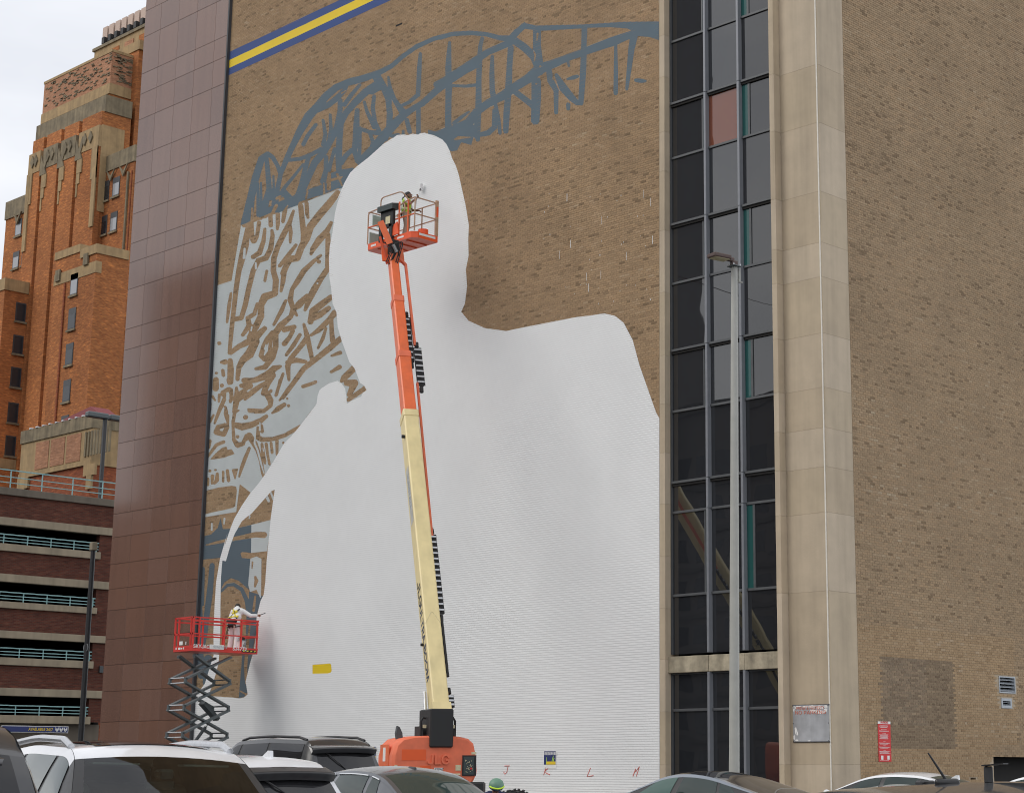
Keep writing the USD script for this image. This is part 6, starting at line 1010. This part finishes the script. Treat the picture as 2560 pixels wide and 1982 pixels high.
# ------------------------------------------------------------------ cars
def smooth_poly(P, rad, n=6):
    P = [np.array(p, float) for p in P]; out = [P[0]]
    for a, b, c in zip(P[:-2], P[1:-1], P[2:]):
        r = min(rad, .45 * np.linalg.norm(a - b), .45 * np.linalg.norm(c - b)); p, q = b + (a - b) / np.linalg.norm(a - b) * r, b + (c - b) / np.linalg.norm(c - b) * r
        out += [(1 - t) ** 2 * p + 2 * t * (1 - t) * b + t * t * q for t in np.linspace(0, 1, n)]
    return np.array(out + [P[-1]])
def car(name, label, cat, pos, ang, paint, L=4.7, W=1.86, H=1.68, belt=1.02, hood=.98, xA=1.15, xB=.45, xC=-1.75, xD=-2.12, rear_belt=None, wr=.60, wD=.74, wins=(), top=None, side_glass='car_glass', back_glass='privacy_glass', front_glass='car_glass',
        trim='car_black', spoiler=None, rails=None, fin=None, z0=0.0, roll=0.0, inside=False, deck=None, group=None, crown=.05, extra=None):
    c = thing(name, label, cat, (pos[0], pos[1], z0), ang, group, roll, world=False); rear_belt = rear_belt or belt; hw = W / 2
    # lower body
    deck = deck if deck is not None else rear_belt
    prof = smooth_poly([(-L/2, .55), (-L/2 + .02, .80), (-L/2 + .05, deck - .10), (-L/2 + .14, deck), (xD, rear_belt), (xA, belt), (L/2 - .45, hood - .10), (L/2 - .08, hood - .26), (L/2, .55)], .18, 4)
    xs = np.unique(np.concatenate([np.linspace(-L/2, L/2, 34), prof[:, 0]])); xs = xs[np.concatenate([[True], np.diff(xs) > .015])]
    zt = np.interp(xs, prof[np.argsort(prof[:, 0]), 0], prof[np.argsort(prof[:, 0]), 1]); R_ = []
    for x, z in zip(xs, zt):
        t = abs(x) / (L / 2); w = hw * (1 - .10 * t ** 4 - .06 * t ** 12); zb = .20 + .12 * t ** 8
        half = [(0, zb), (w * .86, zb), (w * .97, zb + .10), (w, zb + (z - zb) * .45), (w * .985, zb + (z - zb) * .78), (w * .955, z - .035), (w * .90, z)]; half = [(x, y, max(q, zb)) for y, q in half]
        R_.append(half + [(x, 0, z + .025)] + [(x, -y, q) for _, y, q in half[:0:-1]])
    R_ = np.array(R_); n = R_.shape[1]; v = R_.reshape(-1, 3); f = []
    for i in range(len(xs) - 1):
        for j in range(n): j2 = (j + 1) % n; f += [[i*n+j, (i+1)*n+j2, i*n+j2], [i*n+j, (i+1)*n+j, (i+1)*n+j2]]
    k = len(v); v = np.vstack([v, [(xs[0], 0, .5), (xs[-1], 0, .5)]]); e = (len(xs) - 1) * n
    f += [[k, j, (j + 1) % n] for j in range(n)] + [[k + 1, e + (j + 1) % n, e + j] for j in range(n)]
    t = trimesh.Trimesh(v, f, process=True); t.fix_normals(); WB = L * .29
    try:
        mm = manifold3d.Manifold(manifold3d.Mesh(np.array(t.vertices, np.float32), np.array(t.faces, np.uint32)))
        for x in (-WB, WB):
            for y in (-1, 1): mm = mm - manifold3d.Manifold.cylinder(.5, .385, .385, 28).rotate([90, 0, 0]).translate([x, y * hw + (.25 + .0), .36]) if y > 0 else mm - manifold3d.Manifold.cylinder(.5, .385, .385, 28).rotate([90, 0, 0]).translate([x, -hw + .25, .36])
        q = mm.to_mesh(); t2 = trimesh.Trimesh(q.vert_properties[:, :3], q.tri_verts, process=False)
        if len(t2.faces): t = t2
    except Exception: pass
    obj('body', t, paint, c, smooth=32)
    for x in (-WB, WB):
        for y in (-1, 1):
            w = obj('wheel', MB().tube([(x, y * (hw - .20), .34), (x, y * (hw - .015), .34)], [.20, .225], 20), 'rail_silver', c, smooth=40)
            obj('tyre', MB().grid([[(x + r * math.cos(a), y * (hw - .11 + o), .34 + r * math.sin(a)) for a in np.linspace(0, 2 * math.pi, 25)] for r, o in ((.225, .1), (.32, .1), (.34, .06), (.34, -.06), (.32, -.1), (.225, -.1))]), 'rubber', w, smooth=40)
    # cabin: rail curve from cowl to tail
    rail = smooth_poly([(xA, hw * .86, belt), (xB, wr, H - .07), ((xB + xC) / 2, wr + .015, H - .035), (xC, wr, H - .08), (xD, wD, rear_belt)], .42 if top != 'suv' else .22, 8); o = np.argsort(rail[:, 0])
    RX = rail[o, 0]; ry = lambda x: np.interp(x, RX, rail[o, 1]); rz = lambda x: np.interp(x, RX, rail[o, 2]); by = lambda x: np.interp(x, [xD, xA], [max(wD, hw * .86), hw * .90]); bz = lambda x: np.interp(x, [xD, xA], [rear_belt, belt])
    def S(x, v_, s, off=0):
        y = by(x) + (ry(x) - by(x)) * v_ + .03 * math.sin(math.pi * v_) * min(1, (rz(x) - bz(x)) / .3); return (x, s * (y + off), bz(x) - .01 + (rz(x) - bz(x) + .01) * v_)
    xx_ = np.linspace(xD, xA, 46); bp_ = bool(extra and extra.get('black_pillar')); xh = xB + .10
    for s in (1, -1): obj('door_frame', MB().grid([[S(x, v_, s) for v_ in (0, .25, .5, .75, 1)][::-s] for x in xx_]), trim if trim != 'paint' else paint, c, smooth=45)
    for s in (1, -1):
        obj('roof_side', MB().grid([[S(x, v_, s, .004) for v_ in (.90, .95, 1.0)][::-s] for x in np.linspace(xD + .02, (xh if bp_ else xA - .02), 46)]), paint, c, smooth=45)
        if bp_: obj('pillar_side', MB().grid([[S(x, v_, s, .004) for v_ in (.90, .95, 1.0)][::-s] for x in np.linspace(xh, xA - .02, 12)]), 'car_black', c, smooth=45)
        for wd in wins:
            x0b, x0t, x1b, x1t = wd[:4]; G = []
            for a in np.linspace(0, 1, 12):
                row = []
                for v_ in np.linspace(0.04, .90, 7):
                    q = (v_ - .04) / .86; x = (x0b + (x0t - x0b) * q) * (1 - a) + (x1b + (x1t - x1b) * q) * a; row.append(S(float(np.clip(x, xD + .03, xA - .03)), v_, s, .007))
                G.append(row[::s])
            obj('side_window', MB().grid(G), wd[4] if len(wd) > 4 else side_glass, c, smooth=True)
            if extra and extra.get('chrome'):
                ed = [S(float(np.clip(x0t + (x1t - x0t) * a, xD, xA)), .915, s, .014) for a in np.linspace(0, 1, 12)]; obj('chrome_strip', MB().tube(ed, .012, 6), 'chrome', c)
    # top surface, split in windscreen, roof, rear window
    xh, xr = xB + .10, xC - (.05 if top == 'suv' else .0)
    if extra and 'xr' in extra: xr = extra['xr']
    def Tp(x, q):
        b_ = (1 - q * q); f_ = np.clip((x - xB + .2) / .6, 0, 1); r_ = np.clip((xC + .2 - x) / .6, 0, 1); return (x + .10 * b_ * f_ - .05 * b_ * r_, q * ry(x), rz(x) + crown * b_ * (1 - .6 * max(f_, r_)))
    Q = np.linspace(-1, 1, 15)
    def strip(x0, x1, q0, q1, nx, nq=11, off=0.0): return MB().grid([[np.array(Tp(x, q)) + [0, 0, off] for q in np.linspace(q0, q1, nq)] for x in np.linspace(x0, x1, nx)])
    obj('roof', strip(xr, xh, -1, 1, 26, 15), extra.get('roof', paint) if extra else paint, c, smooth=50)
    for q0, q1 in ((-1, -.90), (.90, 1)): obj('front_pillar', strip(xh, xA, q0, q1, 10, 3), paint if not (extra and extra.get('black_pillar')) else 'car_black', c, smooth=50); obj('rear_pillar', strip(xD, xr, q0, q1, 10, 3), paint if not (extra and extra.get('black_pillar')) else 'car_black', c, smooth=50)
    obj('windscreen', strip(xh, xA - .0, -.9, .9, 16), front_glass, c, smooth=True); obj('rear_window', strip(xD, xr, -.9, .9, 14), back_glass, c, smooth=True)
    if extra and extra.get('sunroof'):
        a, b = extra['sunroof']; obj('sunroof', strip(a, b, -.72, .72, 14, 9, .006), 'privacy_glass', c, smooth=True)
    if inside:
        obj('dashboard', MB().cbox(xA - .55, xA - .02, -hw * .78, hw * .78, belt - .22, belt - .03, .05), 'car_black', c); obj('cabin_floor', MB().box(xD + .1, xA - .2, -hw * .8, hw * .8, .45, .5), 'car_black', c)
        for y in (-.38, .38):
            st = obj('seat', flesh([((-.35, y - .16, .62), .09, (-.35, y + .16, .62), .09), ((.05, y - .16, .60), .08, (.05, y + .16, .60), .08), ((-.52, y - .15, 1.15), .07, (-.52, y + .15, 1.15), .07), ((-.4, y, .65), .16, (-.5, y, 1.12), .10)], .05), 'seat_grey', c, smooth=True); obj('head_rest', flesh([((-.56, y - .09, 1.33), .065, (-.56, y + .09, 1.33), .065)], .04), 'seat_grey', st, smooth=True)
        obj('rear_bench', MB().cbox(-1.5, -1.3, -.62, .62, .6, 1.2, .06), 'seat_grey', c); obj('steering_wheel', MB().tube([(.42 + .05 * math.cos(a), .38 + .17 * math.sin(a), .98 + .17 * math.cos(a)) for a in np.linspace(0, 6.283, 20)], .016, 6, False), 'car_black', c)
        obj('inner_mirror', MB().cbox(xB + .06, xB + .09, -.11, .11, H - .34, H - .28, .01), 'car_black', c); obj('sensor_pod', MB().cbox(xB + .10, xB + .24, -.06, .06, H - .27, H - .20, .02), 'car_black', c)
        for y in (-.33, .33): obj('sun_visor', MB().cbox(xB - .05, xB + .10, y - .17, y + .17, H - .175, H - .16, .004), 'seat_grey', c)
    # mirrors, lamps, handles, wipers
    for s in (1, -1):
        m = obj('door_mirror', flesh([((xA - .38, s * (hw + .06), belt + .06), .06, (xA - .36, s * (hw + .15), belt + .08), .07)], .03), extra.get('mirror', paint) if extra else paint, c, smooth=True); obj('mirror_arm', MB().bar((xA - .34, s * hw * .88, belt - .0), (xA - .36, s * (hw + .06), belt + .04), .05, .03), 'car_black', m)
        obj('tail_lamp', MB().cbox(-L/2 - .01, -L/2 + .16, s * hw * .62 - .12, s * hw * .62 + .12, .74, deck - .12, .03), 'tail_red', c); obj('head_lamp', MB().cbox(L/2 - .22, L/2 - .02, s * hw * .66 - .14, s * hw * .66 + .14, .60, .72, .03), 'lamp_clear', c)
        for x in (.1, -.95): obj('door_handle', MB().cbox(x - .1, x + .1, s * (hw * .99), s * (hw * .99 + .03), belt - .17, belt - .14, .008), paint, c)
        if rails: 
            x0, x1, rm, rh = rails; pts = [(x, s * (ry(x) - .01), rz(x) + .02 + (rh if 0 < i < 9 else -.01)) for i, x in enumerate(np.linspace(x0, x1, 10))]; obj('roof_rail', MB().tube(pts, .026, 8), rm, c, smooth=40)
    obj('number_plate', MB().box(-L/2 - .012, -L/2 - .002, -.16, .16, .68, .80), 'plate_white', c)
    if spoiler:
        ln, dz, sm = spoiler[:3]; wf = spoiler[3] if len(spoiler) > 3 else 1.0; x1 = xr + .10; P = []
        for q in np.linspace(-1.0, 1.0, 13):
            y = q * (ry(xr) + .05) * wf; e = 1 - .35 * abs(q) ** 6; zc_ = rz(xr) + crown * .5 * (1 - q * q) + .03; P.append([(x1, y, zc_ + .005), (x1 - (ln + .08) * e, y, zc_ - .035 - dz), (x1 - (ln + .10) * e, y, zc_ - .065 - dz), (x1 - (ln + .05) * e, y, zc_ - .14 - dz), (x1 - .04, y, zc_ - .16)])
        obj('spoiler', MB().grid(P), sm, c, smooth=50)
        wp = obj('rear_wiper', MB().tube([Tp(xD + .04, .05), np.array(Tp(xD + .12, .30)) - [.03, 0, 0], np.array(Tp(xD + .22, .62)) - [.03, 0, 0]], .012, 6), 'car_black', c)
    if fin:
        fx_, fm = fin; z = rz(fx_) + crown; obj('antenna_fin', MB().prism([(fx_ + .12, z - .015), (fx_ - .10, z - .015), (fx_ - .09, z + .07), (fx_ - .04, z + .072), (fx_ + .04, z + .03)], 'y', -.022, .022), fm, c)
    return c, Tp, S, rz, ry
def ang_of(r, f): h = RT * r + F0 * f; return math.atan2(h[1], h[0])
def put(px, d): p = at_d(px, 1900, d); return p[0], p[1]
SUVW = [(.98, .50, .18, .14), (.08, .06, -.82, -.80), (-.92, -.90, -1.62, -1.5)]
# white wagon with its windscreen towards the camera
hdg = (.52, -.854)
def centre(px, d, xl, yl, hd):
    """car centre such that its local point (xl, yl) falls at column px, depth d"""
    a = ang_of(*hd); p = at_d(px, 1900, d)[:2]; return p - np.array([math.cos(a) * xl - math.sin(a) * yl, math.sin(a) * xl + math.cos(a) * yl]), a
p, a = centre(390, 13.5, .5, 0, hdg)
c, Tp, S, rz, ry = car('suv', 'white suv with clear windscreen and silver roof rails facing the camera', 'suv', p, a, 'paint_white', H=1.70, W=1.88, belt=1.05, xA=1.25, xB=.42, xC=-1.85, xD=-2.15, wr=.60, wins=SUVW, top='suv', front_glass='windscreen', inside=True, rails=(.25, -1.7, 'rail_silver', .035), z0=-.02, roll=math.radians(-1.5), extra={'sunroof': (-1.3, .30), 'black_pillar': True, 'mirror': 'paint_white'}, spoiler=(.18, .0, 'paint_white'), group=None)
# black wagon at the left edge, tail towards the camera
p, a = centre(60, 7.7, -2.02, -.62, (-.62, .785))
car('suv', 'black suv cut off by the left picture edge, tail window nearest', 'suv', p, a, 'paint_black', H=1.74, belt=1.05, xA=1.2, xB=.4, xC=-1.9, xD=-2.2, wr=.62, wins=SUVW, top='suv', spoiler=(.10, .0, 'paint_black', .80), side_glass='privacy_glass', z0=.0)
# white crossover with black spoiler
HY = (float(np.array([0, 1, 0]) @ RT), float(np.array([0, 1, 0]) @ F0)); HX = (float(np.array([-1, 0, 0]) @ RT), float(np.array([-1, 0, 0]) @ F0))
p, a = centre(735, 22.0, -2.05, 0, (-.68, .733))
car('crossover', 'white crossover with black tail spoiler and white roof fin', 'car', p, a, 'paint_white', L=4.6, H=1.63, W=1.86, belt=1.0, xA=1.2, xB=.35, xC=-1.75, xD=-2.1, rear_belt=1.06, wr=.58, wins=SUVW, top='suv', spoiler=(.26, .03, 'car_black'), fin=(-1.45, 'paint_white'), side_glass='privacy_glass', extra={'sunroof': (-.9, .1)}, z0=0)
# black wagon further back
p, a = centre(868, 35.5, -2.4, 0, (-.68, .733)); CAR4 = p
car('suv', 'long black suv with roof rails parked left of the orange lift', 'suv', p, a, 'paint_black', L=5.1, W=1.98, H=1.90, belt=1.12, xA=1.35, xB=.55, xC=-2.15, xD=-2.5, rear_belt=1.15, wr=.66, wins=[(1.1, .62, .35, .3), (.25, .22, -.75, -.72), (-.85, -.82, -2.05, -1.98)], top='suv', spoiler=(.24, .02, 'paint_black'), rails=(.35, -2.0, 'car_black', .03), side_glass='privacy_glass', z0=.16, fin=(.3, 'car_black'))
# charcoal saloon
p, a = centre(1085, 23.0, -1.25, .0, (-.62, .785))
c, Tp, S, rz, ry = car('sedan', 'charcoal grey sedan with chrome window line in front of the orange lift', 'car', p, a, 'paint_charcoal', L=4.9, W=1.85, H=1.47, belt=.98, hood=.96, xA=1.35, xB=.45, xC=-.95, xD=-1.75, rear_belt=1.02, deck=1.02, wr=.56, wD=.66, wins=[(1.05, .5, .12, .1), (.02, .0, -.85, -.72), (-.92, -.82, -1.25, -1.0)], back_glass='car_glass', trim='paint', extra={'chrome': True}, crown=.06, z0=.02)
z = rz(-.72) + .05; obj('antenna_puck', flesh([((-.68, 0, z), .028, (-.80, 0, z - .005), .024)], .02), 'car_black', c, smooth=True)
# blue grey fastback side on
p, a = centre(1770, 28.5, 0.0, 0.0, HX)
car('sedan', 'blue grey fastback sedan with dark roof before the glazed bay', 'car', p, a, 'paint_bluegrey', L=4.75, W=1.87, H=1.45, belt=.96, hood=.92, xA=1.45, xB=.35, xC=-.55, xD=-2.0, rear_belt=1.0, deck=1.02, wr=.56, wD=.68, wins=[(1.2, .5, .12, .06, 'car_glass_green'), (-.0, -.06, -.86, -.72, 'car_glass'), (-.92, -.78, -1.45, -1.0, 'car_glass')], back_glass='privacy_glass', crown=.05, extra={'roof': 'privacy_glass', 'xr': -.6}, z0=-.02)
# white saloon by the end wall
p, a = centre(2275, 36.0, -.2, 0, (-.80, .60))
car('sedan', 'white sedan with a roof fin parked before the tan end wall', 'car', p, a, 'paint_white', L=4.7, W=1.85, H=1.44, belt=.97, hood=.93, xA=1.4, xB=.4, xC=-.9, xD=-1.85, rear_belt=1.0, deck=1.02, wr=.56, wD=.66, wins=[(1.1, .5, .12, .08), (.02, -.02, -.86, -.72), (-.92, -.8, -1.3, -1.0)], back_glass='car_glass', fin=(-1.15, 'paint_white'), z0=-.05)
p, a = centre(2590, 36.5, .3, 0, (-.80, .60))
car('hatchback', 'white hatchback at the right picture edge before the doorway', 'car', p, a, 'paint_white', L=4.3, W=1.8, H=1.45, belt=.96, hood=.94, xA=1.3, xB=.4, xC=-1.3, xD=-1.9, wr=.56, wD=.68, wins=[(1.05, .5, .12, .08), (.02, -.02, -.86, -.82)], z0=-.07)
# nearest dark car, only its roof in sight
p, a = centre(2375, 9.6, -.9, .0, (.90, .43))
c, Tp, S, rz, ry = car('estate_car', 'dark grey estate car at the lower right, roof with whip antenna and rack', 'car', p, a, 'paint_dark', L=4.6, W=1.8, H=1.435, belt=.95, hood=.93, xA=1.35, xB=.45, xC=-1.65, xD=-2.1, wr=.57, wD=.70, wins=[(1.1, .5, .14, .1), (.04, .0, -.8, -.78), (-.9, -.88, -1.6, -1.45)], z0=-.018, top='suv', crown=.045)
q = np.array(Tp(-.93, .0)) + [0, 0, .0]; an = obj('antenna_base', flesh([(q + [.06, 0, .005], .022, q + [-.05, 0, .008], .018)], .02), 'car_black', c, smooth=True); obj('whip', MB().tube([q + [.0, 0, .02], q + [-.09, .02, .155]], [.008, .0045], 8), 'car_black', an)
for x in (-.72, .25):
    rk = obj('roof_rack', MB().bar((x, -.56, rz(x) + .03), (x, .56, rz(x) + .03), .05, .025), 'car_black', c)
    for y in (-.50, .50): obj('rack_foot', MB().cbox(x - .05, x + .05, y - .03, y + .03, rz(x) - .02, rz(x) + .05, .01), 'car_black', rk)
    obj('rack_clamp', MB().cbox(x - .022, x + .022, -.095, -.065, rz(x) + .04, rz(x) + .125, .006), 'car_black', rk); obj('clamp_blade', MB().bar((x - .02, -.07, rz(x) + .128), (x + .03, -.19, rz(x) + .138), .05, .006), 'car_black', rk)
obj('tail_lamp', MB().cbox(-2.16, -2.02, .40, .62, 1.20, 1.34, .02), 'tail_red', c)
